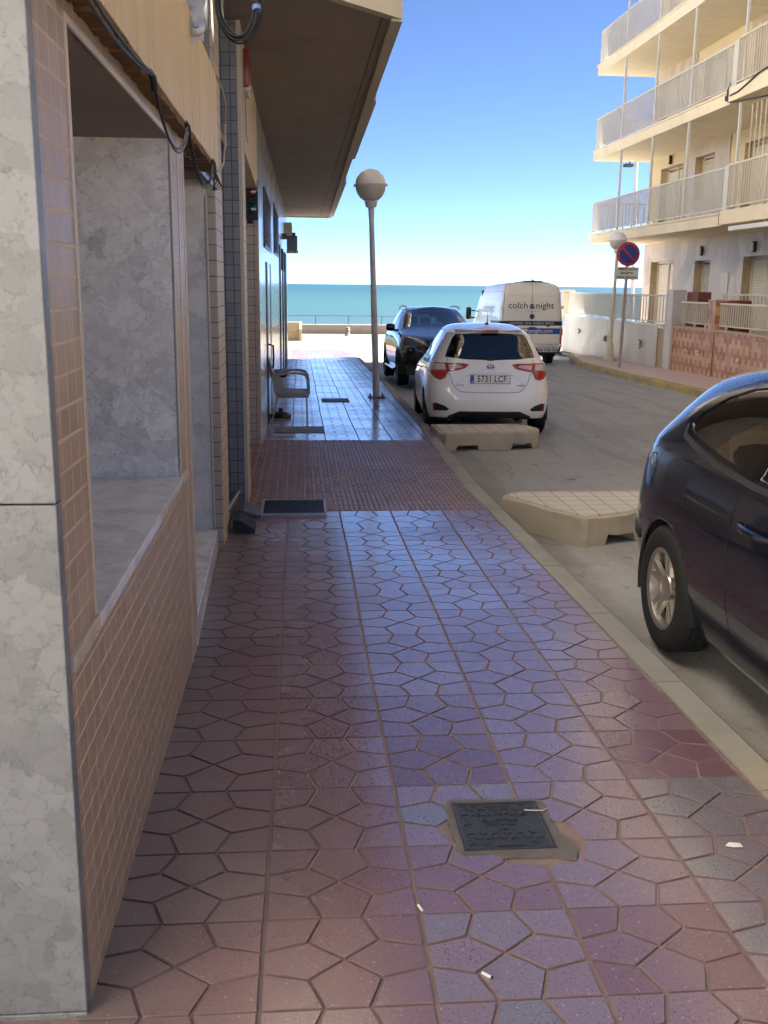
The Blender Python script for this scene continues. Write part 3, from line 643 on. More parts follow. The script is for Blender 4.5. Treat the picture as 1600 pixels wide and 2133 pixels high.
    for y0,y1 in ((20.99,21.5),(23.6,24.0),(25.8,26.2),(27.3,27.6)):
        a=MB(); a.cbox(-.60,y0,gz(y0)-.03,WX(y0)+.025,y1,2.33,.01); a.build('shutter_leaf','dark_frame',B)
    a=MB(); a.box(-.62,21.5,gz(24)-.05,-.58,27.3,2.33); a.build('shopfront_glass','glass_dark',B)
    # overhanging slab
    P=[(-3.5,7.0),(-.42,7.0),(-.12,7.02),(.342,7.47),(.748,7.873),(.927,30.372),(-3.5,30.372)]
    P[1]=(-.45,6.67); P[2]=(-.448,6.68)
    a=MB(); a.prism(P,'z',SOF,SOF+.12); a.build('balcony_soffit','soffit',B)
    a=MB(); Pi=[(-.47,6.66),(.343,7.466),(.752,7.869),(.931,30.376),(-.35,30.376)]
    for (p,q),(zl,zh) in zip(zip(Pi,Pi[1:]),((SOF-.012,4.45),(SOF-.012,4.45),(SOF-.03,SOF+.32),(SOF-.03,4.4))):
        d=Vector((q[0]-p[0],q[1]-p[1])).normalized(); nx,ny=-d.y*.08,d.x*.08
        a.prism([p,q,(q[0]+nx,q[1]+ny),(p[0]+nx,p[1]+ny)],'z',zl,zh)
    a.build('balcony_front','edge',B)
    for y0,y1,zl,o in ((11.3,16.6,SOF+.02,.055),(19.7,29.9,SOF-.02,.05)):
        a=MB(); f=lambda y:.752+.00796*(y-7.87)
        a.prism([(f(y0)+.002,y0),(f(y0)+o,y0+.25),(f(y1)+o,y1),(f(y1)+.002,y1)],'z',zl,zl+.95); a.build('balcony_panel','edge',B)
    a=MB(); f=lambda y:.61+.0085*(y-7.87); a.box(.60,7.9,SOF-.0015,.615,30.3,SOF+.05); a.build('drip_groove','fascia_under',B)
    # unseen upper floors and rear wing, sized and coloured pale to bounce sunlight
    a=MB(); a.box(-6,2.2,SOF+.125,-.55,30.2,9.6); a.box(-5.9,2.06,SOF+.01,-.5,6.68,9.5); a.box(-6,-14,-.5,-3.2,2.04,5.2)
    for z in (6.3,): a.prism([(-.5,6.7),(.75,7.9),(.93,30.3),(-.5,30.3)],'z',z,z+.2)
    a.build('upper_storeys','sunlit_render',B)
    for z in (4.6,7.4):
        for y in (11,16,21,26): a=MB(); a.box(-.56,y,z-.1,-.535,y+1.6,z+1.6); a.build('upper_window','shutter',B)
    return B
left_building()
# ---------------------------------------------------------------- things on and along the left wall
def left_things():
    # cables slung under the sign board
    def sag(pts,n=10):
        out=[]
        for a,b in zip(pts,pts[1:]):
            for i in range(n): out.append(tuple(Vector(a).lerp(Vector(b),i/n)))
        out.append(pts[-1]); return out
    def arc(y0,z0,y1,z1,dip,x0=-.432,n=14,skew=.62):
        P=[]
        for i in range(n+1):
            t=i/n; d=dip*math.sin(math.pi*t**(1/ (2*skew)))
            P.append((x0+.012*math.sin(math.pi*t),lerp(y0,y1,t),lerp(z0,z1,t)-d))
        return P
    a=MB()
    for o in (0,.012):
        a.tube(arc(1.5,2.30,3.28,2.175,.12-o,-.43+o/2),.0042,7)
    a.tube(arc(3.30,2.165,4.25,2.165,.14),.0042,7); a.tube(arc(3.30,2.155,4.25,2.15,.14,-.428),.004,6)
    a.tube(arc(4.28,2.16,5.45,2.16,.17),.0048,7); a.tube(arc(4.28,2.15,5.45,2.15,.15,-.427),.004,6)
    for y in (3.29,4.27,5.5):
        a.tube([(-.45,y,2.20),(-.43,y,2.17),(-.43,y+.02,2.14)],.011,7)
    for i in range(5): a.tube([(-.44,5.48,2.17),(-.425+.008*i,5.5+.02*i,2.10-.012*i),(-.44,5.52,2.04)],.003,5)
    tag(a.build('cable','cable',smooth=True),'black cables slung in loops along the lower edge of the yellow sign board','cable')
    a=MB(); P=[(-.435,5.91,2.66),(-.425,6.15,2.64),(-.425,6.45,2.60),(-.44,6.6,2.52),(-.44,6.55,2.40),(-.435,6.3,2.26),(-.435,6.0,2.19),(-.44,5.6,2.155)]
    a.tube(sag(P,3),.006,6); tag(a.build('cable','pale_cable',smooth=True),'thin pale cable curving round the end of the yellow sign board','cable')
    # coil of cable
    r=root('cable_coil',(-.352,6.6,3.2),'thick coil of black cable hanging at the top of the wall under the slab','cable')
    rnd=random.Random(4); a=MB()
    for i in range(13):
        k=rnd.uniform(-.022,.018); ox,oz,oy=rnd.uniform(-.010,.010),rnd.uniform(-.016,.012),rnd.uniform(-.05,.05); ph=rnd.uniform(0,6)
        P=[]
        for q in range(41):
            t=2*math.pi*q/40
            P.append((-.352+ox+(.118+k)*math.cos(t)*(1+.03*math.sin(2*t+ph)),6.6+oy+.02*math.sin(t+ph),3.20+oz+(.21+k*1.3)*math.sin(t)))
        a.tube(P,.0062,7,cap=False)
    a.build('windings','cable',r,smooth=True)
    a=MB(); a.lathe([(.024,-.014),(.027,-.012),(.027,.012),(.024,.014)],(0,0,0),12); o=a.build('tape_band','tape',r,local=True); o.location=(.112,-.02,-.035); o.rotation_euler=(0,R(-8),0); o.scale=(1,2.4,1)
    # awning bracket on the board
    r=root('awning_bracket',(-.44,4.55,2.6),'old grey metal awning bracket bolted over the yellow sign board','bracket')
    a=MB(); y=4.55
    pr=[(-.497,2.72),(-.375,2.735),(-.372,2.70),(-.384,2.66),(-.384,2.545),(-.40,2.552),(-.43,2.535),(-.47,2.522),(-.494,2.53)]
    a.prism(pr,'y',y,y+.014); a.box(-.50,y-.03,2.705,-.374,y+.05,2.728); a.box(-.50,y+.0,2.52,-.485,y+.06,2.72)
    a.build('bracket_plate','lamp_post',r,bevel=.002)
    a=MB(); a.lathe([(.036,-.012),(.040,-.009),(.040,0)],(-.415,y-.001,2.60),22,'y'); a.build('hub','steel',r,smooth=True)
    for x,z,k in ((-.412,2.602,1.6),(-.466,2.675,1),(-.425,2.673,1)):
        a=MB(); a.lathe([(.006*k,-.019),(.0085*k,-.014),(.0085*k,0)],(x,y-.001,z),10,'y'); a.build('bolt','chrome',r,smooth=True)
    a=MB(); rnd=random.Random(8)
    for i in range(10): a.tube([(-.48+rnd.uniform(0,.035),y-.006,2.545+rnd.uniform(0,.04)) for _ in range(3)],.002,5)
    a.build('wire_end','cable',r)
    # red alarm box
    r=root('alarm_box',(-.42,8.9,3.3),'dark red alarm box high on the wall by the slab','alarm box')
    a=MB(); a.cbox(-.452,8.56,3.08,-.378,9.0,3.36,.014); a.build('housing','red_box',r,smooth=30)
    a=MB(); a.cbox(-.43,8.6,3.055,-.39,8.99,3.085,.006); a.lathe([(.012,-.02),(.016,0),(.012,.03)],(-.384,8.62,3.07),10); a.build('bracket','cream_plastic',r)
    # traffic light of the garage
    r=root('traffic_light',(-.515,11.6,2.45),'unlit red and green traffic light at the garage opening','traffic light')
    a=MB(); a.cbox(-.592,11.55,2.255,-.44,11.74,2.66,.006); a.cbox(-.56,11.57,2.215,-.50,11.72,2.256,.004); a.build('housing','black_plastic',r)
    for z,k in ((2.545,'tl_red'),(2.365,'tl_green')):
        a=MB(); a.lathe([(.062,-.02),(.058,-.028),(.03,-.036),(.005,-.038)],(-.517,11.545,z),24,'y'); lo=a.build('lens',k,r,smooth=True); lo['label']='unlit red lens' if 'red' in k else 'unlit green lens'
        a=MB(); a.tube([(-.517+.066*math.cos(R(t)),11.515,z+.066*math.sin(R(t))) for t in range(0,181,15)],.006,5); a.tube([(-.517+.066*math.cos(R(t)),11.545,z+.066*math.sin(R(t))) for t in range(0,361,15)],.006,5)
        a.build('visor','black_plastic',lo)
    # projecting sign box and air conditioner
    r=root('projecting_sign',(-.2,24,2.45),'dark projecting sign box on a wall arm near the corner','sign')
    a=MB(); a.cbox(-.275,23.9,2.30,-.035,24.0,2.63,.006); a.cbox(-.16,23.9,2.63,-.075,24.0,2.70,.006); a.build('sign_case','gloss_black',r)
    a=MB(); a.cbox(-.285,23.88,2.245,-.02,24.03,2.30,.004); a.build('light_tray','cream_plastic',r)
    a=MB(); a.cbox(-.44,23.92,2.55,-.27,23.99,2.68,.006); a.cbox(-.44,23.92,2.30,-.415,23.99,2.68,.004); a.build('wall_arm','dark_frame',r)
    r=root('air_conditioner',(-.25,27,2.9),'cream air conditioner unit on the wall above the dark projecting sign','air conditioner')
    a=MB(); a.cbox(-.36,26.9,2.79,-.18,27.75,3.09,.012); a.build('casing','cream_plastic',r)
    a=MB(); a.lathe([(.12,0),(.12,.008),(.02,.012)],(-.18,27.3,2.94),20,'x'); a.build('fan_grille','lamp_post',r)
    for y in (26.95,27.6): a=MB(); a.box(-.37,y,2.76,-.2,y+.05,2.79); a.build('bracket','steel',r)
    # ---- pavement objects
    Y=2.83; r=root('water_meter_cover',(.612,2.83,gz(2.83)),'square cast iron water cover set in mortar in the pavement','cover')
    z=gz(2.83); sl=-.02
    a=MB(); rnd=random.Random(3); N=36; P=[]
    for i in range(N):
        t=2*math.pi*i/N; c,s=math.cos(t),math.sin(t); k=1/max(abs(c)/.158,abs(s)/.166)
        k*=1+rnd.uniform(-.015,.06)+(.22 if -.95<t-2*math.pi<-.45 else 0)+(.10 if -1.9<t-2*math.pi<-.95 else 0); P.append((.614+c*k,2.825+s*k))
    a.add([(x,y,gz(y)+.0022) for x,y in P]+[(x,y,gz(y)-.01) for x,y in P],[tuple(range(N))]+[(i,(i+1)%N,N+(i+1)%N,N+i) for i in range(N)])
    a.build('mortar_bed','mortar',r)
    def slab(mb,x0,y0,x1,y1,h0,h1):
        mb.add([(x,y,gz(y)+h) for h in (h0,h1) for y in (y0,y1) for x in (x0,x1)],[(0,2,3,1),(4,5,7,6),(0,1,5,4),(2,6,7,3),(0,4,6,2),(1,3,7,5)])
    x0,x1,y0,y1=.486,.740,2.692,2.958
    a=MB(); 
    for q in ((x0-.012,y0-.012,x1+.012,y0-.003),(x0-.012,y1+.003,x1+.012,y1+.012),(x0-.012,y0-.003,x0-.003,y1+.003),(x1+.003,y0-.003,x1+.012,y1+.003)): slab(a,*q,-.01,.0045)
    a.build('cover_frame','iron',r)
    a=MB(); slab(a,x0,y0,x1,y1,-.01,.0035)
    def bar(cx,cy,l,ang,w=.0042,h=.0062):
        c,s=math.cos(ang),math.sin(ang); pts=[(cx+c*l/2*i-s*w/2*j,cy+s*l/2*i+c*w/2*j) for i,j in ((-1,-1),(1,-1),(1,1),(-1,1))]
        a.add([(x,y,gz(y)+.003) for x,y in pts]+[(x,y,gz(y)+h) for x,y in pts],[(0,1,2,3),(4,5,6,7),(0,1,5,4),(1,2,6,5),(2,3,7,6),(3,0,4,7)])
    for i in range(7):
        for j in range(9):
            cx=x0+.022+i*.0375+(.018 if j%2 else 0); cy=y0+.022+j*.0295
            if cx>x1-.015: continue
            if 2.800<cy<2.90 and .51<cx<.735: continue
            if (cy<2.72 or cy>2.935) and .575<cx<.66: continue
            bar(cx-.003,cy,.020,R(-40) if (i+j)%2 else R(35)); bar(cx+.008,cy-.001,.011,R(50) if (i+j)%2 else R(-35))
    for cy in (2.703,2.945): bar(.617,cy,.085,0,.016,.0055); bar(.617,cy,.068,0,.008,.0068)
    lid=a.build('lid','iron',r)
    for s,yy,sz,xs in (('AGUA POTABLE',2.885,.021,1.15),('QUATTRO',2.848,.019,1.25),('MADE IN ITALY',2.823,.011,1.3),('B125',2.795,.012,1.2)):
        t=text('lettering',s,sz,FR((.612,yy,gz(yy)+.0045),(1,0,0),(0,1,-.02)),'iron',lid,.002,xs=xs); t.data.transform(Matrix.Translation(-OFF[lid.name]))
    def lidmat(): pass
    # twig across the cover
    a=MB(); a.tube([(.70,2.905,gz(2.9)+.008),(.73,2.893,gz(2.9)+.012),(.76,2.896,gz(2.9)+.010),(.778,2.915,gz(2.9)+.006)],[.0022,.0022,.002,.001],6); tag(a.build('twig','twig',smooth=True),'pale curled twig lying over the corner of the water cover','twig')
    for i,(x,y,ang,lb) in enumerate(((.309,2.40,1.9,'white cigarette butt standing in the joint between paving tiles'),(.436,2.113,-.75,'white cigarette butt lying nearest the viewer on a paving tile'))):
        a=MB(); z=gz(y)+.004; c,s=math.cos(ang)*.013,math.sin(ang)*.013
        a.tube([(x-c,y-s,z),(x+c,y+s,z)],.0038,10); a.tube([(x+c,y+s,z),(x+c*1.25,y+s*1.25,z)],.0036,8,m=1)
        tag(a.build('cigarette_butt',['butt_paper','ash'],smooth=40),lb,'cigarette butt','cigarette butts on the pavement')
    a=MB(); a.add([(1.255,2.655,gz(2.65)+.004),(1.275,2.64,gz(2.65)+.008),(1.305,2.642,gz(2.65)+.006),(1.30,2.655,gz(2.65)+.012),(1.27,2.665,gz(2.65)+.01),(1.28,2.65,gz(2.65)+.001)],[(0,1,5),(1,2,5),(2,3,5),(3,4,5),(4,0,5),(0,1,2,3,4)]); tag(a.build('paper_scrap','butt_paper'),'small white scrap of paper on the tiles by the kerb','litter')
    # drain grate mat
    r=root('floor_grate',(-.05,7.86,gz(7.86)),'dark metal floor grate at the edge of the ribbed paving','grate')
    a=MB(); z=gz(7.86)
    for i in range(31): x=-.29+i*.0155; a.box(x,7.60,z-.002,x+.006,8.10,z+.022)
    for j in range(15): y=7.61+j*.0345; a.box(-.29,y,z-.002,.18,y+.005,z+.018)
    a.build('bars','iron',r)
    a=MB(); a.box(-.305,7.585,z-.002,-.29,8.115,z+.026); a.box(.18,7.585,z-.002,.195,8.115,z+.026); a.box(-.29,7.585,z-.002,.18,7.60,z+.026); a.box(-.29,8.10,z-.002,.18,8.115,z+.026); a.build('frame','steel',r)
    # rubber wedges
    for nm,(x0,x1,y0,y1),lb,mk in (('w',(-.475,-.325,6.98,7.24),'black ribbed rubber kerb wedge nearer of the two at the doorway threshold','black_rubber'),('w',(-.47,-.30,7.52,7.80),'smooth grey rubber kerb wedge farther of the two at the doorway threshold','mat')):
        a=MB(); z=gz(y0); h=.10 if mk=='black_rubber' else .055
        a.prism([(x0,z-.002),(x1,z-.002),(x1,z+h*.30),(x0+.04,z+h),(x0,z+h)],'y',y0,y1)
        if mk=='black_rubber':
            for i in range(16): t=(i+.5)/16; xx=lerp(x0+.04,x1,t); zz=lerp(z+h,z+h*.3,t); a.box(xx-.003,y0+.005,zz-.004,xx+.0025,y1-.005,zz+.004)
        tag(a.build('kerb_wedge',mk,bevel=.003),lb,'kerb wedge','rubber kerb wedges at the doorway')
    # hatch and floor mat
    a=MB(); 
    slab(a,-.33,12.75,.30,13.35,-.002,.012); tag(a.build('floor_mat','mat_wood',bevel=.003),'grey floor plate on the pavement in front of the chair','floor plate')
    a=MB(); slab(a,-.33,12.35,-.06,12.6,-.002,.006); tag(a.build('metal_strip','steel'),'short shiny metal strip beside the grey floor plate','metal strip')
    a=MB(); slab(a,.36,16.9,.82,17.5,-.002,.010); tag(a.build('hatch_cover','mat',bevel=.003),'dark rectangular hatch cover in the pavement beyond the chair','cover')
    # parasol base and bowl
    z=gz(14.6); a=MB(); a.lathe([(.15,0),(.155,.02),(.145,.045),(.09,.07),(.03,.085),(.03,.13),(.0,.13)],(-.28,14.6,z),28); tag(a.build('parasol_base','planter',smooth=35),'black round parasol base on the pavement behind the chair legs','parasol base')
    r=root('planter_bowl',(-.29,16,gz(16)),'black bowl on a bracket of the white wall behind the chair','planter')
    z=gz(16); a=MB(); a.lathe([(.03,.46),(.08,.48),(.11,.53),(.115,.585),(.105,.585),(.09,.54),(.0,.52)],(-.29,16,z),24); a.build('bowl','planter',r,smooth=35)
    a=MB(); a.cbox(-.44,15.98,z+.47,-.28,16.02,z+.50,.004); a.cbox(-.44,15.95,z+.40,-.42,16.05,z+.56,.004); a.build('wall_bracket','planter',r)
    # chair facing the street
    cx,cy=-.12,14.0; z=gz(14.0); r=root('armchair',(cx,cy,z),'grey plastic armchair with metal legs beside the white wall','chair')
    W=.26
    a=MB(); b=bmesh.new(); n=8
    V=[]
    for i in range(n+1):
        t=i/n; x=cx-.19+t*.43
        for j in range(n+1):
            u=j/n; y=cy-W+.01+u*(2*W-.02); e=min(1,4*min(u,1-u)); zz=z+.43-.018*math.sin(math.pi*u)*e-.02*t**3+.012*(1-t)
            V.append((x,y,zz))
    F=[(i*(n+1)+j,(i+1)*(n+1)+j,(i+1)*(n+1)+j+1,i*(n+1)+j+1) for i in range(n) for j in range(n)]
    a.add(V,F); so=a.build('seat','chair',r,smooth=True,fixn=False); md=so.modifiers.new('s','SOLIDIFY'); md.thickness=.022; md.offset=-1
    a=MB(); a.cbox(cx-.20,cy-W,z+.355,cx+.235,cy-W+.02,z+.43,.008); a.cbox(cx-.20,cy+W-.02,z+.355,cx+.235,cy+W,z+.43,.008); a.cbox(cx+.215,cy-W+.02,z+.365,cx+.24,cy+W-.02,z+.425,.008); a.build('seat_rim','chair',r,smooth=30)
    a=MB(); V=[]; nb=10
    for i in range(nb+1):
        t=i/nb; zz=z+.40+t*.50; xb=cx-.175-.115*t-.02*t*t
        for j in range(nb+1):
            u=j/nb*2-1; V.append((xb-.03*(1-u*u),cy+u*(W-.01-.03*t**3),zz-.03*u*u*t))
    a.add(V,[(i*(nb+1)+j,(i+1)*(nb+1)+j,(i+1)*(nb+1)+j+1,i*(nb+1)+j+1) for i in range(nb) for j in range(nb)]); bo=a.build('backrest','chair',r,smooth=True,fixn=False); md=bo.modifiers.new('s','SOLIDIFY'); md.thickness=.018
    for sy in (-1,1):
        y=cy+sy*(W-.012); P=[(cx-.255,y,z+.655),(cx-.16,y,z+.668),(cx-.02,y+sy*.012,z+.685),(cx+.12,y+sy*.012,z+.685),(cx+.19,y+sy*.008,z+.665),(cx+.222,y,z+.62),(cx+.232,y,z+.52),(cx+.235,y,z+.40)]
        a=MB(); 
        for p,q in zip(P,P[1:]):
            pass
        N=len(P); V=[]; hw=[.018,.022,.027,.028,.028,.026,.022,.02]; th=[.02,.018,.016,.016,.02,.024,.022,.02]
        for i,p in enumerate(P):
            d=(Vector(P[min(i+1,N-1)])-Vector(P[max(i-1,0)])); d.normalize(); nrm=Vector((-d.z,0,d.x))
            c=Vector(p)
            for ix,iy in ((-1,-1),(1,-1),(1,1),(-1,1)): V.append(c+nrm*th[i]*ix+Vector((0,hw[i]*iy,0)))
        F=[(4*i+k,4*i+(k+1)%4,4*i+4+(k+1)%4,4*i+4+k) for i in range(N-1) for k in range(4)]+[(3,2,1,0),(4*N-4,4*N-3,4*N-2,4*N-1)]
        a.add(V,F); a.prism([(cx-.255,z+.66),(cx-.19,z+.64),(cx-.125,z+.56),(cx-.085,z+.44),(cx-.20,z+.38),(cx-.235,z+.44)],'y',y-.012,y+.012)
        a.build('armrest','chair',r,smooth=35,bevel=.005)
        a=MB(); a.tube([(cx+.205,y-sy*.01,z+.40),(cx+.218,y+sy*.012,z+.0)],[.0125,.0115],10); a.build('leg','tube',r,smooth=True)
        a=MB(); a.tube([(cx-.18,y-sy*.01,z+.40),(cx-.265,y+sy*.012,z+.0)],[.0125,.0115],10); a.build('leg','tube',r,smooth=True)
left_things()
# ---------------------------------------------------------------- street lamps, sign
def lamp(x,y,kind,label,lean=0):
    z=gz(y); r=root('street_lamp',(x,y,z),label,'street lamp','globe street lamps'); r.rotation_euler=(0,lean,0)
    if kind==0:
        H=3.55; a=MB(); a.tube([(0,0,.02),(0,0,1.1),(0,0,H-.45)],[.062,.055,.042],16); a.build('pole','lamp_post',r,smooth=True,local=True)
        a=MB(); a.cbox(-.15,-.15,0,.15,.15,.014,.003); bo=a.build('base_plate','iron',r,local=True)
        a=MB()
        for sx in(-1,1):
            for sy in(-1,1): a.lathe([(.014,.012),(.014,.04),(.008,.05),(.008,.075)],(sx*.105,sy*.105,0),8)
        a.build('anchor_bolts','iron',bo,local=True)
    else:
        H=3.52; a=MB(); a.tube([(0,0,.5),(0,0,1.5),(0,0,H-.45)],[.05,.05,.045],16); a.build('pole','cream_post',r,smooth=True,local=True)
        a=MB(); a.lathe([(.20,0),(.205,.05),(.19,.075),(.155,.09),(.135,.12),(.115,.20),(.105,.34),(.095,.45),(.10,.475),(.085,.51),(.055,.56),(.05,.60)],(0,0,0),24); a.build('base_plinth','cream_post',r,smooth=30,local=True)
    cz=H
    a=MB(); a.lathe([(.048,cz-.50),(.052,cz-.36),(.062,cz-.36),(.09,cz-.345),(.10,cz-.30),(.115,cz-.255)],(0,0,0),24); a.build('collar','lamp_post' if kind==0 else 'cream_post',r,smooth=35,local=True)
    Rr=.255; lo=[]; up=[]
    for i in range(13):
        t=R(-62+62*i/12); lo.append((Rr*math.cos(t),cz+Rr*math.sin(t)*1.08))
    for i in range(15):
        t=R(90*i/14); up.append((max(.002,Rr*math.cos(t)),cz+.008+Rr*math.sin(t)))
    a=MB(); a.lathe(lo,(0,0,0),40); a.build('diffuser','globe_low',r,smooth=True,local=True)
    a=MB(); a.lathe(up,(0,0,0),40); a.build('dome','globe_top',r,smooth=True,local=True)
    a=MB(); a.lathe([(.25,cz-.012),(.266,cz-.008),(.266,cz+.012),(.25,cz+.016)],(0,0,0),40); a.cbox(-.285,-.02,cz-.02,-.26,.02,cz+.02,.004); a.cbox(.26,-.02,cz-.02,.285,.02,cz+.02,.004); a.build('clamp_ring','lamp_post',r,smooth=35,local=True)
lamp(1.33,17.75,0,'grey street lamp with globe on the left pavement beside the dark car',R(-2.1))
lamp(9.36,30.5,1,'cream street lamp with plinth base in front of the white marble garden wall',R(1.0))
def sign():
    x,y=8.55,26.9; z=gz(y); r=root('no_parking_sign',(x,y,z),'round blue and red no parking sign on a weathered post above a white plate','road sign'); r.rotation_euler=(0,R(.9),0)
    a=MB(); a.cbox(-.04,-.02,0,.04,.02,3.27,.006); a.build('post','rust_post',r,local=True)
    zc=2.96
    a=MB(); a.lathe([(.30,-.03),(.308,-.026),(.308,-.008),(.30,-.005)],(0,0,zc),48,'y'); d=a.build('sign_disc','sign_red',r,local=True,smooth=30)
    a=MB(); n=28; ri=.235
    for sg in (1,-1):
        P=[]
        t0=math.asin(.028/ri)
        for i in range(n+1):
            t=lerp(t0,math.pi-t0,i/n); P.append((ri*math.cos(t),ri*math.sin(t)*sg))
        ca,sa=math.cos(R(-45)),math.sin(R(-45)); a.prism([(p*ca-q*sa,zc+p*sa+q*ca) for p,q in P],'y',-.0335,-.031)
    a.build('blue_field','sign_blue',d,local=True)
    a=MB(); a.cbox(-.315,-.03,2.31,.315,-.022,2.63,.002); p=a.build('text_plate','sign_white',r,local=True)
    for s,zz,sz in (('AMBOS LADOS',2.575,.082),('EXCEPTO',2.472,.082),('CARGA DESCARGA',2.365,.075)):
        text('lettering',s,sz,FR((0,-.032,zz),(1,0,0),(0,0,1)),'ink',p,.001,xs=.92 if 'CARGA' not in s else .84,bold=.0025)
    a=MB(); a.box(-.05,-.022,2.42,.05,-.0,2.46); a.box(-.05,-.022,2.9,.05,0,2.94); a.build('clamp','steel',r,local=True)
sign()
# ---------------------------------------------------------------- kerbside concrete blocks
def block(label,P,H,notches,z,top):
    cx=sum(p[0] for p in P)/len(P); cy=sum(p[1] for p in P)/len(P)
    r=root('concrete_block',(cx,cy,z),label,'concrete block','concrete kerbside blocks on the road')
    a=MB(); a.prism(P,'z',z+.002,z+H); o=a.build('block_body','concrete',r)
    for (x,y,ang) in notches:
        c=MB(); w,d,h=.155,.5,.085; q=[(-w,-.01),(w,-.01),(w*.78,h),(-w*.78,h)]
        M=Matrix.Translation((x,y,z-.005))@Matrix.Rotation(ang,4,'Z'); c.M=M
        c.add([(p,-d/2,q_) for p,q_ in q]+[(p,d/2,q_) for p,q_ in q],[(0,1,2,3),(7,6,5,4),(0,4,5,1),(1,5,6,2),(2,6,7,3),(3,7,4,0)])
        co=c.build('cut','concrete'); md=o.modifiers.new('b','BOOLEAN'); md.operation='DIFFERENCE'; md.object=co; md.solver='EXACT'
        co.data.transform(Matrix.Translation((0,0,0)))
        dg=bpy.context.evaluated_depsgraph_get(); dg.update(); me=bpy.data.meshes.new_from_object(o.evaluated_get(dg)); o.modifiers.clear(); o.data=me; bpy.data.objects.remove(co)
    # break up the edges a little
    b=bmesh.new(); b.from_mesh(o.data); bmesh.ops.triangulate(b,faces=b.faces)
    for _ in range(4): bmesh.ops.subdivide_edges(b,edges=[e for e in b.edges if e.calc_length()>.09],cuts=1)
    bmesh.ops.triangulate(b,faces=b.faces); rnd=random.Random(9)
    from mathutils import noise as nz
    for v in b.verts:
        d=nz.noise_vector(v.co*9)*.006+nz.noise_vector(v.co*31)*.004; edge=any(e.calc_face_angle(0)>.6 for e in v.link_edges)
        if edge and nz.noise(v.co*6)>.12: d+=Vector((0,0,-.012))
        v.co+=d if v.co.z>.03 else d*.3
    b.to_mesh(o.data); b.free()
    md=o.modifiers.new('bevel','BEVEL'); md.width=.010; md.segments=2; md.limit_method='ANGLE'; md.angle_limit=R(45)
    a=MB(); a.prism(inset(P,[.06]*len(P)),'z',z+H-.02,z+H+.008); a.build('scored_top','concrete_top',r)
block('larger pale concrete block on the road beside the dark blue car',[(1.60,7.85),(1.64,7.98),(1.78,8.08),(3.05,8.08),(3.2,7.9),(3.2,7.62),(2.62,7.30),(2.08,7.06),(2.03,7.06)],.22,[(2.38,7.18,R(25)),(3.05,7.58,R(25))],gz(7.5)-KD,1)
block('smaller pale concrete block on the road behind the white hatchback',[(1.67,12.95),(1.68,12.2),(1.75,12.08),(2.75,12.20),(2.92,12.32),(2.99,12.5),(2.99,12.7),(2.92,12.9),(2.80,12.98)],.215,[(2.02,12.12,R(7)),(2.72,12.22,R(7))],gz(12.5)-KD,1)
# ---------------------------------------------------------------- right side
def shutter(mb,X,y0,y1,z0,z1,sp=.055):
    n=int((z1-z0)/sp)
    for i in range(n):
        z=z0+i*sp; mb.add([(X,y0,z),(X,y1,z),(X-.012,y1,z+.012),(X-.012,y0,z+.012),(X,y1,z+sp-.006),(X,y0,z+sp-.006)],[(0,1,2,3),(3,2,4,5)])
def balus(mb,pts,z0,z1,sp=.105,r=.011,top=.028,zs=0):
    """rail with square balusters along a polyline (x,y)"""
    for (xa,ya),(xb,yb) in zip(pts,pts[1:]):
        L=math.hypot(xb-xa,yb-ya); n=max(1,int(L/sp)); ux,uy=(xb-xa)/L,(yb-ya)/L
        g=lambda t,z:(lerp(xa,xb,t),lerp(ya,yb,t),z)
        for i in range(n+1):
            x,y,_=g(i/n,0); mb.box(x-r,y-r,z0,x+r,y+r,z1)
        for z,h,wd in ((z1,.022,top),(z0+.0,.014,r*1.3)):
            A=[(xa-uy*wd,ya+ux*wd),(xa+uy*wd,ya-ux*wd),(xb+uy*wd,yb-ux*wd),(xb-uy*wd,yb+ux*wd)]
            mb.prism(A,'z',z-h,z+h)
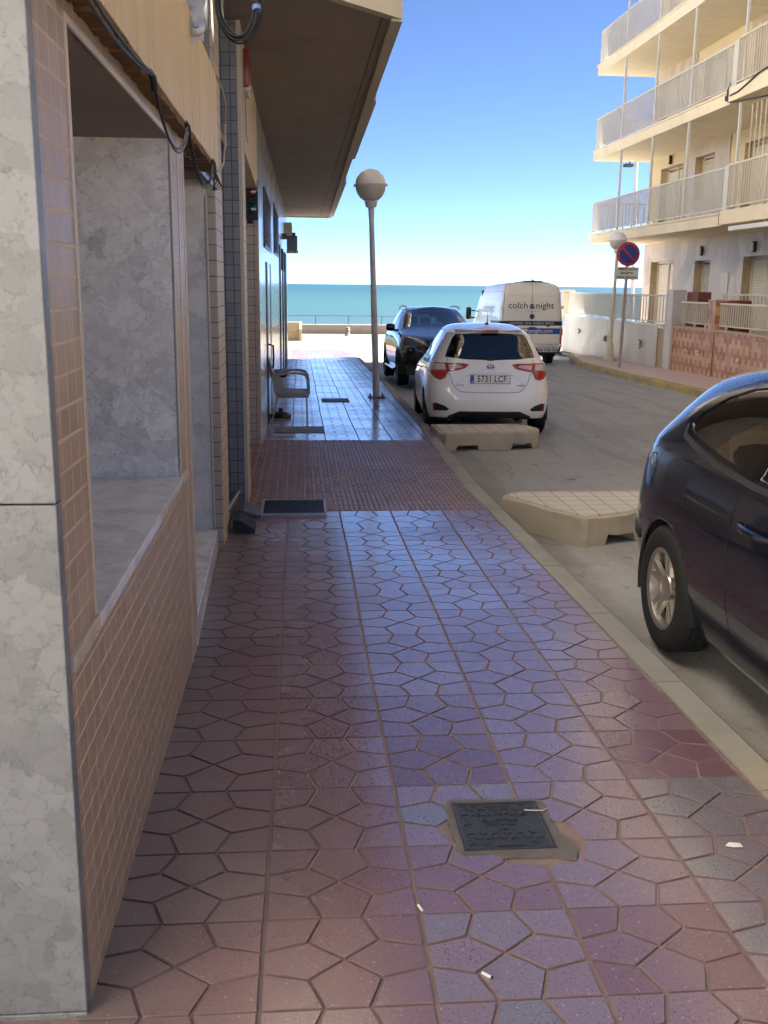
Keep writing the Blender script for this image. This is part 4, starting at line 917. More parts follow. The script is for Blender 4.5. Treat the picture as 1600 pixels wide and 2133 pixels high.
def right_building():
    B=root('apartment_building',(12.1,30,0),'cream apartment block with long railed balconies on the right','building')
    XW=12.1; XS=10.1; YE=36.05; SL=[3.04,5.79,8.54,11.29,14.04]; FH=.31
    F0=-.75
    win={0:[(33.02,35.2,-.3,2.42,'two'),(30.0,31.2,.3,2.38,'one'),(26.2,27.7,-.3,2.42,'one'),(22.4,24.2,.3,2.4,'one')],
         1:[(32.85,34.8,3.5,5.42,'two'),(30.3,31.75,4.2,5.45,'one'),(26.4,28.2,3.45,5.42,'two'),(22.5,24,4.2,5.4,'one')],
         2:[(33.6,35.4,6.2,8.2,'two'),(29.9,31.6,6.3,8.12,'one'),(26.0,28.1,6.2,8.25,'two'),(22.3,24,6.9,8.2,'one')],
         3:[(33,35,9.1,11,'two'),(29.9,31.6,9.1,11,'one'),(26.0,28,9.1,11,'two')]}
    seg={0:[(-3,36,'crazy')],1:[(-3,29.2,'plaster'),(29.2,32.7,'crazy'),(32.7,36,'plaster')],2:[(-3,28.4,'crazy'),(28.4,32.2,'plaster'),(32.2,36,'crazy')],3:[(-3,36,'plaster')]}
    zs=[(F0,SL[0]),(SL[0]+FH-.02,SL[1]),(SL[1]+FH-.02,SL[2]),(SL[2]+FH-.02,SL[3])]
    wa={'plaster':MB(),'crazy':MB()}
    for f in range(4):
        for y0,y1,k in seg[f]:
            hs=[h[:4] for h in win[f] if h[0]>=y0-.01 and h[1]<=y1+.01]
            off=0 if k=='plaster' else -.02
            wallx(wa[k],XW+off,y0,y1,zs[f][0],zs[f][1],hs,0)
        for h in win[f]:
            a,b,c,d,kk=h; X1=XW-.022; X2=XW+.30
            rv=MB()
            for q in ([(X1,a,c),(X2,a,c),(X2,a,d),(X1,a,d)],[(X1,b,c),(X2,b,c),(X2,b,d),(X1,b,d)],[(X1,a,d),(X2,a,d),(X2,b,d),(X1,b,d)],[(X1,a,c),(X2,a,c),(X2,b,c),(X1,b,c)]): rv.quad(*q)
            wf=MB(); t=.055
            wf.cbox(X2-.09,a,c,X2-.03,a+t,d,.004); wf.cbox(X2-.09,b-t,c,X2-.03,b,d,.004); wf.cbox(X2-.09,a,d-t,X2-.03,b,d,.004)
            if kk=='two': m=(a+b)/2; wf.cbox(X2-.09,m-.04,c,X2-.03,m+.04,d,.004)
            wo=wf.build('window','rail_cream',B); s=MB(); rv.build('window_reveal','reveal',wo)
            if kk=='two': m=(a+b)/2; shutter(s,X2-.04,a+t,m-.04,c,d-t); shutter(s,X2-.04,m+.04,b-t,c,d-t)
            else: shutter(s,X2-.04,a+t,b-t,c,d-t)
            s.build('shutter','shutter',wo,fixn=False)
    # far end wall facing the sea and the rest of the block
    w2=wa['plaster']; w2.box(XW+.35,-3,F0,22,35.99,15.4); w2.quad((XW-.02,35.995,F0),(XW+.4,35.995,F0),(XW+.4,35.995,15.4),(XW-.02,35.995,15.4))
    w2.quad((XW,-3,SL[3]+.3),(XW,36,SL[3]+.3),(XW,36,15.4),(XW,-3,15.4))
    wa['plaster'].build('wall','plaster',B); wa['crazy'].build('marble_cladding','crazy',B)
    for i,z in enumerate(SL):
        st=24.45
        a=MB(); a.prism([(XS,st),(XS,YE),(XW+.5,YE),(XW+.5,st)],'z',z,z+FH); a.prism([(XS-.13,-3),(XS-.13,st),(XW+.5,st),(XW+.5,-3)],'z',z+.005,z+FH+.01)
        a.box(XS-.035,st-.001,z+FH-.045,XS-.001,YE+.03,z+FH+.004); so=a.build('balcony_slab','plaster_slab',B)
        if i>3: continue
        zr0,zr1=z+FH+.09,z+FH+1.03
        PY=[YE-.06,33.1,30.12,27.33,24.62]
        for ya,yb in zip(PY,PY[1:]):
            m=MB(); balus(m,[(XS+.06,ya-.03),(XS+.06,yb+.03)],zr0,zr1); 
            for t in (.2,.5,.8): y=lerp(ya,yb,t); m.box(XS+.045,y-.012,z+FH-.01,XS+.075,y+.012,zr0)
            m.build('railing','rail_paint',B)
        m=MB(); balus(m,[(XS+.06,YE-.06),(XW+.2,YE-.06)],zr0,zr1); m.build('railing','rail_paint',B)
        for ya,yb in ((24.2,21.2),(21.2,18.2)):
            m=MB(); balus(m,[(XS-.07,ya),(XS-.07,yb)],zr0,zr1,.125,.013); m.build('railing','rail_cream',B)
        m=MB(); m.cbox(XS-.02,24.32,z+FH-.04,XS+.10,24.58,zr1+.03,.006); m.build('partition_post','rail_paint',B)
        for y in PY[1:4]:
            m=MB(); m.cbox(XS+.03,y-.04,z+FH,XS+.09,y+.04,SL[i+1],.004); m.build('post','rail_paint',B)
        m=MB(); m.cbox(XS+.02,24.08,z+FH,XS+.08,24.15,SL[i+1],.004); m.build('post','rail_paint',B)
        m=MB(); m.box(XS-.002,24.44,z,XS-.14,24.46,z+FH); m.build('slab_joint','fascia_under',so)
    # grille of thin bars on the first floor and cable
    m=MB()
    for i in range(12): y=23.95-i*.24; m.cbox(XS+.25,y-.012,4.45,XS+.275,y+.012,5.72,.003)
    m.box(XS+.25,21,4.45,XS+.275,24,4.48); m.box(XS+.25,21,5.70,XS+.275,24,5.73); m.build('bar_grille','rail_cream',B)
    m=MB(); zc=5.97
    m.tube([(XS-.15,21,6.28),(XS-.16,22.2,6.18),(XS-.17,22.8,6.13),(XS-.15,23.4,6.02),(XS-.15,23.9,5.93),(XS-.15,24.3,5.92),(XS-.04,24.6,5.98)],.02,7); m.tube([(XS-.03,24.75,5.92),(XS-.06,24.7,6.12),(XS-.06,24.55,6.22),(XS-.15,24.35,6.20)],.012,6); m.tube([(XS-.1,24.4,5.78),(XS+.2,22.8,5.70),(XS+.2,21,5.72)],.016,6)
    m.cbox(XS-.10,24.52,5.86,XS-.03,24.74,5.98,.01); m.cbox(XS-.09,24.57,5.98,XS-.03,24.68,6.06,.01); m.build('facade_cable','cable',B,smooth=35)
    for y,z in ((30.64,2.66),(33.85,5.62),(29.6,8.9),(27.0,2.66)):
        m=MB(); m.cbox(XW-.12,y-.05,z-.14,XW-.023,y+.05,z+.14,.02); w=m.build('wall_light','gloss_black',B); m=MB(); m.cbox(XW-.128,y-.035,z-.10,XW-.119,y+.035,z+.10,.004); m.build('light_cover','rail_cream',w)
    m=MB(); m.cbox(XW-.045,28.6,1.45,XW-.023,29.05,2.0,.004); pl_=m.build('tile_picture','sign_white',B)
    m=MB(); rnd=random.Random(1)
    for i in range(10): t=rnd.uniform(0,6.3); m.lathe([(.03,-.003),(.03,0)],(XW-.047,28.82+.13*math.cos(t)*rnd.random(),1.78+.13*math.sin(t)),7,'x')
    m.prism([(28.74,1.50),(28.9,1.50),(28.87,1.64),(28.77,1.64)],'x',XW-.05,XW-.046); m.build('flower_relief','lamp_post',pl_)
    m=MB(); m.cbox(XS-.10,19.5,2.88,XS+.02,23.95,2.99,.02); m.build('awning_case','awning',B)
    m=MB(); m.cbox(XW-.06,25.0,2.2,XW-.023,25.5,2.55,.004); m.cbox(XW-.06,25.05,1.8,XW-.023,25.45,2.15,.004); m.build('wall_plaque','sign_white',B)
    # terrace floor behind the garden walls
    m=MB(); m.box(9.95,-20,-1,12.2,37.6,F0+.3); m.build('terrace_floor','pink_paving',B)
right_building()
def garden():
    z0=-1.3
    r=root('garden_wall',(9.75,32,gz(32)),'white marble clad garden wall with a long railing','garden wall')
    m=MB(); m.box(9.65,27.25,z0,9.93,37.3,.55); m.build('wall','crazy_white',r)
    m=MB(); m.cbox(9.62,27.25,.55,9.96,37.35,.60,.008); m.build('capping','marble_soft',r)
    m=MB(); m.quad((9.70,26.62,z0),(9.70,27.25,z0),(9.70,27.25,.50),(9.70,26.62,.50)); m.quad((9.645,27.247,z0),(9.95,27.247,z0),(9.95,27.247,.55),(9.645,27.247,.55)); m.build('recess_panel','reveal',r)
    m=MB(); m.cbox(9.66,26.6,.50,9.95,27.26,.56,.006); m.build('recess_capping','marble_soft',r)
    m=MB(); m.cbox(9.6,26.12,z0,9.96,26.60,1.52,.01); m.build('gate_pillar','crazy_white',r)
    for a,b in ((26.62,29.2),(29.2,31.8),(31.8,34.4),(34.4,37.2)):
        m=MB(); balus(m,[(9.79,a+.02),(9.79,b-.02)],.66,1.36,.105 if a>28 else .22,.011,.03)
        for y in (a+.3,(a+b)/2,b-.3): m.box(9.775,y-.02,.6,9.805,y+.02,.66)
        m.build('railing','rail_paint' ,r)
    m=MB(); m.cbox(9.6,37.2,.4,9.96,37.6,1.38,.02); m.cbox(9.55,37.15,1.38,10.0,37.65,1.45,.01); m.build('end_pillar','trim',r)
    m=MB(); rnd=random.Random(6)
    for y,z in ((35.0,.05),(31.9,-.02),(28.5,-.02)):
        for i in range(9): m.tube([(9.645,y,z),(9.60,y+rnd.uniform(-.12,.12),z+rnd.uniform(-.14,.16))],[.012,.022],6)
    m.build('wall_ornament','bollard',r)
    # terracotta tiled wall
    r=root('tiled_garden_wall',(9.7,23,gz(23)),'terracotta tiled garden wall with pillars and cream railing','garden wall')
    m=MB(); m.box(9.66,-10,z0,9.86,26.115,.58); m.build('wall','brown_tile',r)
    m=MB(); m.cbox(9.63,-10,.58,9.90,26.11,.625,.006); m.build('capping','capping',r)
    for y in (23.62,19.4,15.2): 
        m=MB(); m.box(9.645,y-.20,-.9,9.945,y+.20,1.27); po=m.build('pillar','brown_tile',r); m=MB(); m.cbox(9.62,y-.23,1.27,9.97,y+.23,1.31,.006); m.build('pillar_cap','capping',po)
    m=MB(); m.box(9.97,25.35,.3,10.3,26.1,1.47); m.build('gate_pier','red_door',r)
    m=MB(); m.box(10.05,23.2,.3,10.4,23.9,1.30); m.build('gate_pier','red_door',r)
    for a,b in ((23.84,25.85),(19.62,23.4),(15.4,19.2)):
        m=MB(); balus(m,[(9.77,a),(9.77,b)],.72,1.22,.115,.013,.035)
        for y in (lerp(a,b,.2),lerp(a,b,.55),lerp(a,b,.9)): m.cbox(9.745,y-.03,.625,9.795,y+.03,.72,.004)
        m.build('railing','rail_cream',r)
    rnd=random.Random(12)
    for y in (25.0,24.25,21.95):
        m=MB()
        for i in range(5): m.tube([(9.655,y+rnd.uniform(-.02,.02),-.02),(9.60,y+rnd.uniform(-.07,.07),.02+rnd.uniform(-.02,.09))],[.014,.028],7)
        m.lathe([(.045,-.02),(.05,0)],(9.655,y,-.0),10,'x'); m.build('wall_ornament','cream_plastic',r,smooth=40)
    # terrace inner railing
    r=root('terrace_railing',(11.0,24,-.4),'low cream railing on the terrace behind the terracotta tiled wall','railing')
    m=MB(); balus(m,[(10.9,26.0),(10.9,17.5)],.30,1.42,.22,.010,.02); m.build('balusters','rail_cream',r)
    m=MB(); m.box(10.86,17.4,-.5,10.94,26.1,.25); m.build('kerb','red_door',r)
garden()
def plaza_things():
    y=57.0; z=gz(55)
    r=root('sea_wall',(2,57,z),'low stone parapet along the promenade with a blue grey railing','sea wall')
    m=MB(); m.box(-40,y,z-.3,40,y+.35,z+.43); m.cbox(-40,y-.04,z+.43,40,y+.40,z+.485,.01); m.build('parapet','parapet',r)
    m=MB(); m.tube([(-40,y+.2,z+.97),(40,y+.2,z+.97)],.024,8); m.build('handrail','rail_blue',r,smooth=True)
    m=MB(); m.tube([(-40,y+.2,z+.52),(40,y+.2,z+.52)],.016,6); m.build('lower_rail','rail_blue',r,smooth=True)
    for i in range(-12,20):
        x=.88+i*1.83; m=MB(); m.cbox(x-.022,y+.178,z+.48,x+.022,y+.222,z+.97,.003); m.build('post','rail_blue',r)
    r=root('bench',(-.4,46.8,gz(46.8)),'tan rendered bench seen end on at the corner of the building','bench')
    z=gz(46.8)
    m=MB(); m.cbox(-2.2,46.7,z,.0,47.3,z+.42,.01); m.build('seat','bench',r)
    m=MB(); m.prism([(46.55,z+.42),(46.95,z+.42),(46.95,z+.82),(46.72,z+.82)],'x',-2.2,-.04); m.build('backrest','bench',r)
    m=MB(); m.prism([(46.5,z),(47.35,z),(47.35,z+.50),(47.0,z+.60),(46.9,z+.83),(46.72,z+.83),(46.5,z+.52)],'x',-.03,.10); m.build('end_panel','bench',r,bevel=.01)
    m=MB(); z=gz(55); m.lathe([(.16,0),(.16,.05),(.12,.08),(.10,.2),(.13,.27),(.13,.33),(.10,.35),(.11,.42),(.10,.45),(0,.46)],(2.53,54.6,z),14); tag(m.build('bollard','bollard',smooth=30),'short weathered stone bollard on the sunlit promenade','bollard')
    r=root('floodlight_pole',(15.7,48,-1.5),'tall grey pole with a curved lamp arm behind the apartment block','lamp pole')
    m=MB(); m.tube([(15.75,48,-1.5),(15.62,48,3),(15.47,48,7.2)],[.10,.085,.075],12); m.build('pole','lamp_post',r,smooth=True)
    m=MB(); m.tube([(15.47,48,7.15),(15.35,48,7.25),(15.2,48,7.22),(15.1,48,7.05)],.04,8); m.build('arm','iron',r,smooth=True)
    m=MB(); m.cbox(14.9,47.8,6.96,15.3,48.2,7.1,.03); m.build('lamp_head','iron',r)
plaza_things()
# ---------------------------------------------------------------- vehicles (local: y=0 rear, +y forward, z=0 ground)
def cage(loops,levels=3,rin=.6,rup=.035,cz=.045):
    L=[list(l) for l in loops]; top=L[-1]; yc=sum(p[1] for p in top)/len(top)
    L.append([(x*rin,lerp(y,yc,.14),z+rup) for x,y,z in top]); L.append([(0,lerp(y,yc,.14),z+cz) for x,y,z in top])
    J=len(top)-1; n=2*J; vs=[]; fs=[]
    for l in L:
        vs+=l+[(-l[j][0],l[j][1],l[j][2]) for j in range(J-1,0,-1)]
    for i in range(len(L)-1):
        for k in range(n): fs.append((i*n+k,i*n+(k+1)%n,(i+1)*n+(k+1)%n,(i+1)*n+k))
    me=bpy.data.meshes.new('c'); me.from_pydata(vs,[],fs); b=bmesh.new(); b.from_mesh(me)
    bmesh.ops.remove_doubles(b,verts=b.verts,dist=1e-4); bmesh.ops.recalc_face_normals(b,faces=b.faces)
    top_f=max(b.faces,key=lambda f:f.calc_center_median().z)
    if top_f.normal.z<0: bmesh.ops.reverse_faces(b,faces=b.faces)
    b.to_mesh(me); b.free()
    o=bpy.data.objects.new('c',me); COL.objects.link(o); md=o.modifiers.new('s','SUBSURF'); md.levels=levels; md.render_levels=levels
    dg=bpy.context.evaluated_depsgraph_get(); dg.update(); m2=bpy.data.meshes.new_from_object(o.evaluated_get(dg)); bpy.data.objects.remove(o)
    b=bmesh.new(); b.from_mesh(m2); b.normal_update(); return b
IDX={'x':(1,2,0),'y':(0,2,1),'z':(0,1,2)}
def cutfaces(bm,poly,axis,sgn,thr=.12,half=None):
    a,c,n=IDX[axis]; ar=sum(p[0]*q[1]-q[0]*p[1] for p,q in zip(poly,poly[1:]+poly[:1]))
    if ar<0: poly=poly[::-1]
    lo=(min(p[0] for p in poly),min(p[1] for p in poly)); hi=(max(p[0] for p in poly),max(p[1] for p in poly))
    cand=[]
    for f in bm.faces:
        if f.normal[n]*sgn<thr: continue
        if axis=='x' and f.calc_center_median().x*sgn<0: continue
        if half is not None and (f.calc_center_median().y-half)*sgn<0: continue
        u=[v.co[a] for v in f.verts]; w_=[v.co[c] for v in f.verts]
        if max(u)<lo[0] or min(u)>hi[0] or max(w_)<lo[1] or min(w_)>hi[1]: continue
        cand.append(f)
    for p,q in zip(poly,poly[1:]+poly[:1]):
        if not cand: break
        d=(q[0]-p[0],q[1]-p[1]); l=math.hypot(*d)
        if l<1e-6: continue
        no=Vector((0,0,0)); no[a]=d[1]/l; no[c]=-d[0]/l; co=Vector((0,0,0)); co[a]=p[0]; co[c]=p[1]
        es={e for f in cand for e in f.edges}; vs={v for f in cand for v in f.verts}
        r=bmesh.ops.bisect_plane(bm,geom=list(cand)+list(es)+list(vs),dist=1e-6,plane_co=co,plane_no=no)
        cand=[f for f in r['geom'] if isinstance(f,bmesh.types.BMFace) and (f.calc_center_median()-co).dot(no)<-1e-7]
    return cand
def facemesh(bm,faces,off,name):
    bm.normal_update(); vm={}; vs=[]; fs=[]
    for f in faces:
        k=[]
        for v in f.verts:
            if v not in vm: vm[v]=len(vs); vs.append(tuple(v.co+v.normal*off))
            k.append(vm[v])
        fs.append(k)
    me=bpy.data.meshes.new(name); me.from_pydata(vs,[],fs); me.polygons.foreach_set('use_smooth',[True]*len(fs)); return me
class Car:
    def __init__(s,name,loops,loc,rz,tilt,paint,label,cat='car',mid=2,**kw):
        s.r=root(name,loc,label,cat,None,rz); s.r.rotation_euler=(tilt,0,rz); s.bm=cage(loops,**kw); s.src=s.bm.copy(); s.paint=paint; s.mid=mid
    def hole(s,polys,axis,sgn,thr=.12,name=None,mk=None,off=-.004,parent=None):
        half=s.mid if axis=='y' else None; out=[]
        for p in polys:
            fs=cutfaces(s.bm,p,axis,sgn,thr,half)
            if name: me=facemesh(s.bm,fs,off,name); me.materials.append(MT[mk]); out.append(obj(name,me,parent or s.r))
            bmesh.ops.delete(s.bm,geom=fs,context='FACES_ONLY')
        return out
    def patch(s,polys,axis,sgn,name,mk,off=.002,thr=.12,thick=0,parent=None,cut=False,label=None):
        half=s.mid if axis=='y' else None; b=(s.bm if cut else s.src).copy(); b.normal_update(); vs=[];fs=[]
        V=[];F=[]
        for p in polys:
            c=b.copy(); c.normal_update(); q=cutfaces(c,p,axis,sgn,thr,half); me=facemesh(c,q,off,'t'); base=len(V)
            V+=[v.co[:] for v in me.vertices]; F+=[[base+i for i in f.vertices] for f in me.polygons]; bpy.data.meshes.remove(me); c.free()
        b.free(); me=bpy.data.meshes.new(name); me.from_pydata(V,[],F); me.polygons.foreach_set('use_smooth',[True]*len(F)); me.materials.append(MT[mk])
        o=obj(name,me,parent or s.r)
        if thick: md=o.modifiers.new('s','SOLIDIFY'); md.thickness=thick; md.offset=-1
        if label: o['label']=label
        return o
    def line(s,pts,axis,sgn,name='panel_gap',mk='ink',w=.006,off=.0008,closed=False,thr=.1,**kw):
        n=len(pts); L=[];Rr=[]
        for i in range(n):
            a=pts[i-1] if (i or closed) else pts[i]; c=pts[(i+1)%n] if (i<n-1 or closed) else pts[i]
            d=Vector((c[0]-a[0],c[1]-a[1])); d.normalize(); L.append((pts[i][0]-d.y*w/2,pts[i][1]+d.x*w/2)); Rr.append((pts[i][0]+d.y*w/2,pts[i][1]-d.x*w/2))
        Q=[[L[i],L[(i+1)%n],Rr[(i+1)%n],Rr[i]] for i in range(n if closed else n-1)]
        return s.patch(Q,axis,sgn,name,mk,off,thr,**kw)
    def body(s,name='body'):
        s.bm.normal_update(); me=bpy.data.meshes.new(name); s.bm.to_mesh(me); me.polygons.foreach_set('use_smooth',[True]*len(me.polygons)); me.materials.clear(); me.materials.append(MT[s.paint])
        me.set_sharp_from_angle(angle=R(60)); o=obj(name,me,s.r); md=o.modifiers.new('s','SOLIDIFY'); md.thickness=.012; md.offset=-1; return o
    def arches(s,ys,r,zc,hw,lip=None):
        for y in ys:
            P=[(y+r*math.cos(2*math.pi*i/30),zc+r*math.sin(2*math.pi*i/30)) for i in range(30)]
            for sg in (1,-1):
                s.hole([P],'x',sg,.02)
                lin=MB(); xi,xo=sg*(hw-.36),sg*(hw-.01); N=30
                vs=[(x,y+(r+.01)*math.cos(R(-14+208*i/(N-1))),zc+(r+.01)*math.sin(R(-14+208*i/(N-1)))) for x in (xi,xo) for i in range(N)]
                lin.add(vs,[(i,i+1,N+i+1,N+i) for i in range(N-1)]+[tuple(range(N))]); lin.build('wheel_well','interior',s.r,local=True,fixn=False)
                if lip:
                    A=[(y+(r+lip[0]*.5-.003)*math.cos(R(t)),zc+(r+lip[0]*.5-.003)*math.sin(R(t))) for t in range(-20,201,10)]
                    s.line(A,'x',sg,'wheel_arch_trim',lip[1],lip[0],.006,thr=.02,thick=.01)
    def wheels(s,ys,r,rim,w,xo,style,alloy,spokes=5):
        for y in ys:
            for sg in (1,-1):
                cx=sg*(xo-w/2); M=Matrix.Translation((cx,y,r))@(Matrix.Identity(4) if sg>0 else Matrix.Rotation(math.pi,4,'Z'))
                a=MB(); a.M=M; h=w/2
                prof=[(rim-.01,-h*.8),(rim+.005,-h*.96),(rim+.03,-h*1.0),(r-.05,-h*1.02),(r-.02,-h*.95),(r-.006,-h*.82)]
                for k in range(4):
                    x0=-h*.74+k*h*.39; prof+=[(r,x0),(r,x0+h*.30),(r-.009,x0+h*.31),(r-.009,x0+h*.38)]
                prof=prof[:-2]; prof+=[(r-.006,h*.82),(r-.02,h*.95),(r-.05,h*1.02),(rim+.03,h*1.0),(rim+.005,h*.96),(rim-.01,h*.8)]
                a.lathe(prof,(0,0,0),44,'x',cap=False); t=a.build('wheel','rubber',s.r,smooth=35,local=True)
                a=MB(); a.M=M
                N=40; 
                pr=[(rim-.028,h*.30),(rim-.02,h*.86),(rim-.006,h*.93),(rim+.006,h*.93),(rim+.006,h*.80)]
                vs=[(x,rr*math.cos(2*math.pi*k/N),rr*math.sin(2*math.pi*k/N)) for rr,x in pr for k in range(N)]
                a.add(vs,[(i*N+k,i*N+(k+1)%N,(i+1)*N+(k+1)%N,(i+1)*N+k) for i in range(len(pr)-1) for k in range(N)])
                a.lathe([(.070,h*.25),(.072,h*.62),(.066,h*.70),(.052,h*.72),(.03,h*.74),(.004,h*.745)],(0,0,0),24,'x')
                for k in range(spokes):
                    a0=2*math.pi*k/spokes+.25
                    for da in ((-.17,.17) if style=='twin' else (0,)):
                        ang=a0+da; c_,s_=math.cos(ang),math.sin(ang); w0,w1=(.020,.017) if style=='twin' else (.034,.024)
                        vs=[]
                        for rr,ww,xf in ((.05,w0,.62),(rim*.55,(w0+w1)/2,.70),(rim-.012,w1,.80)):
                            for (dw,dx) in ((-ww,-.022),(ww,-.022),(ww*.8,0),(-ww*.8,0)):
                                vs.append((h*xf+dx,rr*c_-dw*s_,rr*s_+dw*c_))
                        a.add(vs,[(4*i+q,4*i+(q+1)%4,4*i+4+(q+1)%4,4*i+4+q) for i in range(2) for q in range(4)]+[(8,9,10,11)])
                a.build('rim',alloy,t,smooth=30,local=True)
                a=MB(); a.M=M; a.lathe([(rim-.02,-h*.2),(rim-.02,h*.1),(.0,h*.1)],(0,0,0),24,'x'); a.build('brake','interior',t,local=True)
    def seats(s,rows,mk='seat'):
        for y,x0,z in rows:
            for x in x0:
                a=MB(); a.cbox(x-.24,y-.05,z-.12,x+.24,y+.46,z+.06,.04); 
                b=MB(); vs=[]; 
                a.M=Matrix.Translation((x,y-.02,z))@Matrix.Rotation(R(14),4,'X'); a.cbox(-.235,-.07,0,.235,.06,.60,.05); a.cbox(-.13,-.06,.63,.13,.04,.80,.04); a.cbox(-.06,-.02,.58,-.045,0,.66,.004); a.cbox(.045,-.02,.58,.06,0,.66,.004)
                a.build('seat',mk,s.r,smooth=35,local=True)
def mir(poly): return [(-x,z) for x,z in poly]
def plate_at(car,x,y,z,rot,s1,parent=None):
    pass
def hatchback():
    L=[[(0,3.86,.20),(.42,3.84,.20),(.70,3.68,.20),(.79,3.45,.19),(.80,3.2,.19),(.80,2.5,.18),(.80,1.6,.18),(.80,.75,.19),(.79,.35,.25),(.68,.09,.26),(.40,.03,.27),(0,.02,.27)],
     [(0,3.93,.36),(.44,3.90,.36),(.75,3.70,.36),(.835,3.45,.36),(.842,3.2,.36),(.838,2.5,.34),(.838,1.6,.34),(.842,.75,.36),(.835,.32,.36),(.75,.06,.36),(.44,-.01,.36),(0,-.02,.36)],
     [(0,3.945,.56),(.44,3.91,.56),(.75,3.70,.58),(.84,3.42,.60),(.85,3.2,.60),(.848,2.5,.58),(.848,1.6,.6),(.85,.75,.60),(.84,.30,.60),(.76,.05,.585),(.45,-.01,.58),(0,-.02,.58)],
     [(0,3.94,.62),(.43,3.90,.64),(.73,3.68,.66),(.83,3.40,.68),(.84,3.15,.68),(.845,2.5,.68),(.845,1.6,.69),(.842,.75,.70),(.828,.28,.70),(.735,.055,.66),(.44,.025,.635),(0,.02,.63)],
     [(0,3.93,.70),(.42,3.88,.72),(.72,3.66,.75),(.81,3.40,.77),(.825,3.15,.77),(.835,2.5,.77),(.832,1.6,.79),(.825,.75,.82),(.805,.28,.82),(.715,.065,.78),(.44,.035,.72),(0,.03,.71)],
     [(0,3.84,.80),(.40,3.78,.82),(.66,3.55,.86),(.76,3.3,.89),(.79,3.0,.90),(.81,2.4,.90),(.81,1.6,.93),(.80,.8,.97),(.775,.3,.98),(.685,.10,.965),(.42,.05,.95),(0,.045,.95)],
     [(0,3.05,1.00),(.40,3.0,.995),(.62,2.85,.98),(.69,2.68,.965),(.735,2.45,.955),(.765,2.2,.95),(.765,1.5,.975),(.745,.8,1.03),(.715,.40,1.05),(.645,.16,1.05),(.38,.10,1.03),(0,.09,1.03)],
     [(0,2.22,1.445),(.32,2.18,1.44),(.49,2.10,1.42),(.53,2.0,1.425),(.555,1.88,1.43),(.57,1.7,1.445),(.575,1.2,1.46),(.565,.75,1.44),(.545,.42,1.41),(.49,.25,1.395),(.28,.215,1.41),(0,.21,1.415)]]
    z=gz(13.4)-KD; c=Car('white_hatchback',L,(2.50,13.28,z),R(-3.6),-.02,'paint_white','white hatchback seen from behind, parked by the left kerb','car',mid=1.9)
    c.arches((.70,3.21),.335,.30,.84)
    gl=[(-.60,1.062),(-.565,1.17),(-.50,1.315),(-.455,1.36),(-.25,1.375),(0,1.38),(.25,1.375),(.455,1.36),(.50,1.315),(.565,1.17),(.60,1.062),(.35,1.035),(0,1.025),(-.35,1.035)]
    g=c.hole([gl],'y',-1,.15,'rear_window','glass')
    c.hole([[(-.52,1.02),(-.42,1.37),(0,1.40),(.42,1.37),(.52,1.02),(0,1.04)]],'y',1,.1,'windscreen','glass')
    for sg in (1,-1):
        c.hole([[(1.66,1.02),(1.66,1.40),(1.95,1.375),(2.55,1.01)],[(.86,1.07),(.93,1.36),(1.58,1.405),(1.58,1.02)]],'x',sg,.1,'side_window','glass_dark')
        c.line([(.78,1.05),(.86,1.385),(1.3,1.42),(1.75,1.425),(2.05,1.395),(2.7,.985),(1.6,.995),(.8,1.05)],'x',sg,'window_trim','gloss_black',.03,.002)
        c.line([(2.62,.98),(2.60,.40),(2.56,.30)],'x',sg); c.line([(1.62,1.40),(1.62,.30)],'x',sg); c.line([(.95,1.05),(1.05,.75),(1.08,.60),(1.12,.34),(1.2,.28),(2.5,.28)],'x',sg)
        a=MB(); a.cbox(sg*.838,1.15,.86,sg*.872,1.33,.885,.01); a.cbox(sg*.838,2.05-.3,.84,sg*.872,2.23-.3,.865,.01); a.build('door_handle','paint_white',c.r,local=True,smooth=30)
        m=MB(); m.cbox(sg*.86,2.44,.97,sg*1.03,2.56,1.11,.04); mo=m.build('wing_mirror','gloss_black',c.r,local=True,smooth=30); m=MB(); m.cbox(sg*.80,2.5,.95,sg*.88,2.54,.99,.01); m.build('mirror_arm','black_plastic',mo,local=True)
    c.body()
    # spoiler lip and brake light
    a=MB(); a.M=None
    a.prism([(-.50,.27),(-.30,.20),(0,.185),(.30,.20),(.50,.27),(.46,.40),(0,.40),(-.46,.40)],'z',1.408,1.425); a.build('roof_spoiler','paint_white',c.r,local=True,bevel=.006)
    a=MB(); a.cbox(-.115,.178,1.385,.115,.21,1.418,.008); a.build('high_brake_light','red_lens',c.r,local=True,smooth=30)
    # lamps
    for sg,S in ((-1,lambda p:p),(1,mir)):
        o=c.patch([S([(-.80,.988),(-.575,.985),(-.556,.87),(-.60,.79),(-.655,.762),(-.72,.785),(-.80,.87)]),S([(-.5745,.985),(-.36,.982),(-.28,.968),(-.33,.92),(-.43,.893),(-.5565,.872)])],'y',-1,'tail_light','red_lens',.007,.05,.014)
        c.patch([S([(-.78,.972),(-.60,.968),(-.588,.895),(-.78,.885)]),S([(-.55,.962),(-.40,.958),(-.36,.935),(-.45,.915),(-.545,.90)])],'y',-1,'clear_lens','clear_lens',.010,.05,.006,parent=o)
        c.line([S([(-.577,.99)])[0],S([(-.557,.875)])[0],S([(-.60,.785)])[0]],'y',-1,'lamp_split','ink',.008,.012,thr=.05,parent=o)
        o=c.patch([S([(-.745,.455),(-.70,.462),(-.60,.43),(-.535,.385),(-.56,.362),(-.74,.358)])],'y',-1,'bumper_vent','black_plastic',.003,.05,.008)
        c.patch([S([(-.745,.452),(-.705,.46),(-.715,.362),(-.74,.362)])],'y',-1,'reflector','red_lens',.006,.05,.006,parent=o)
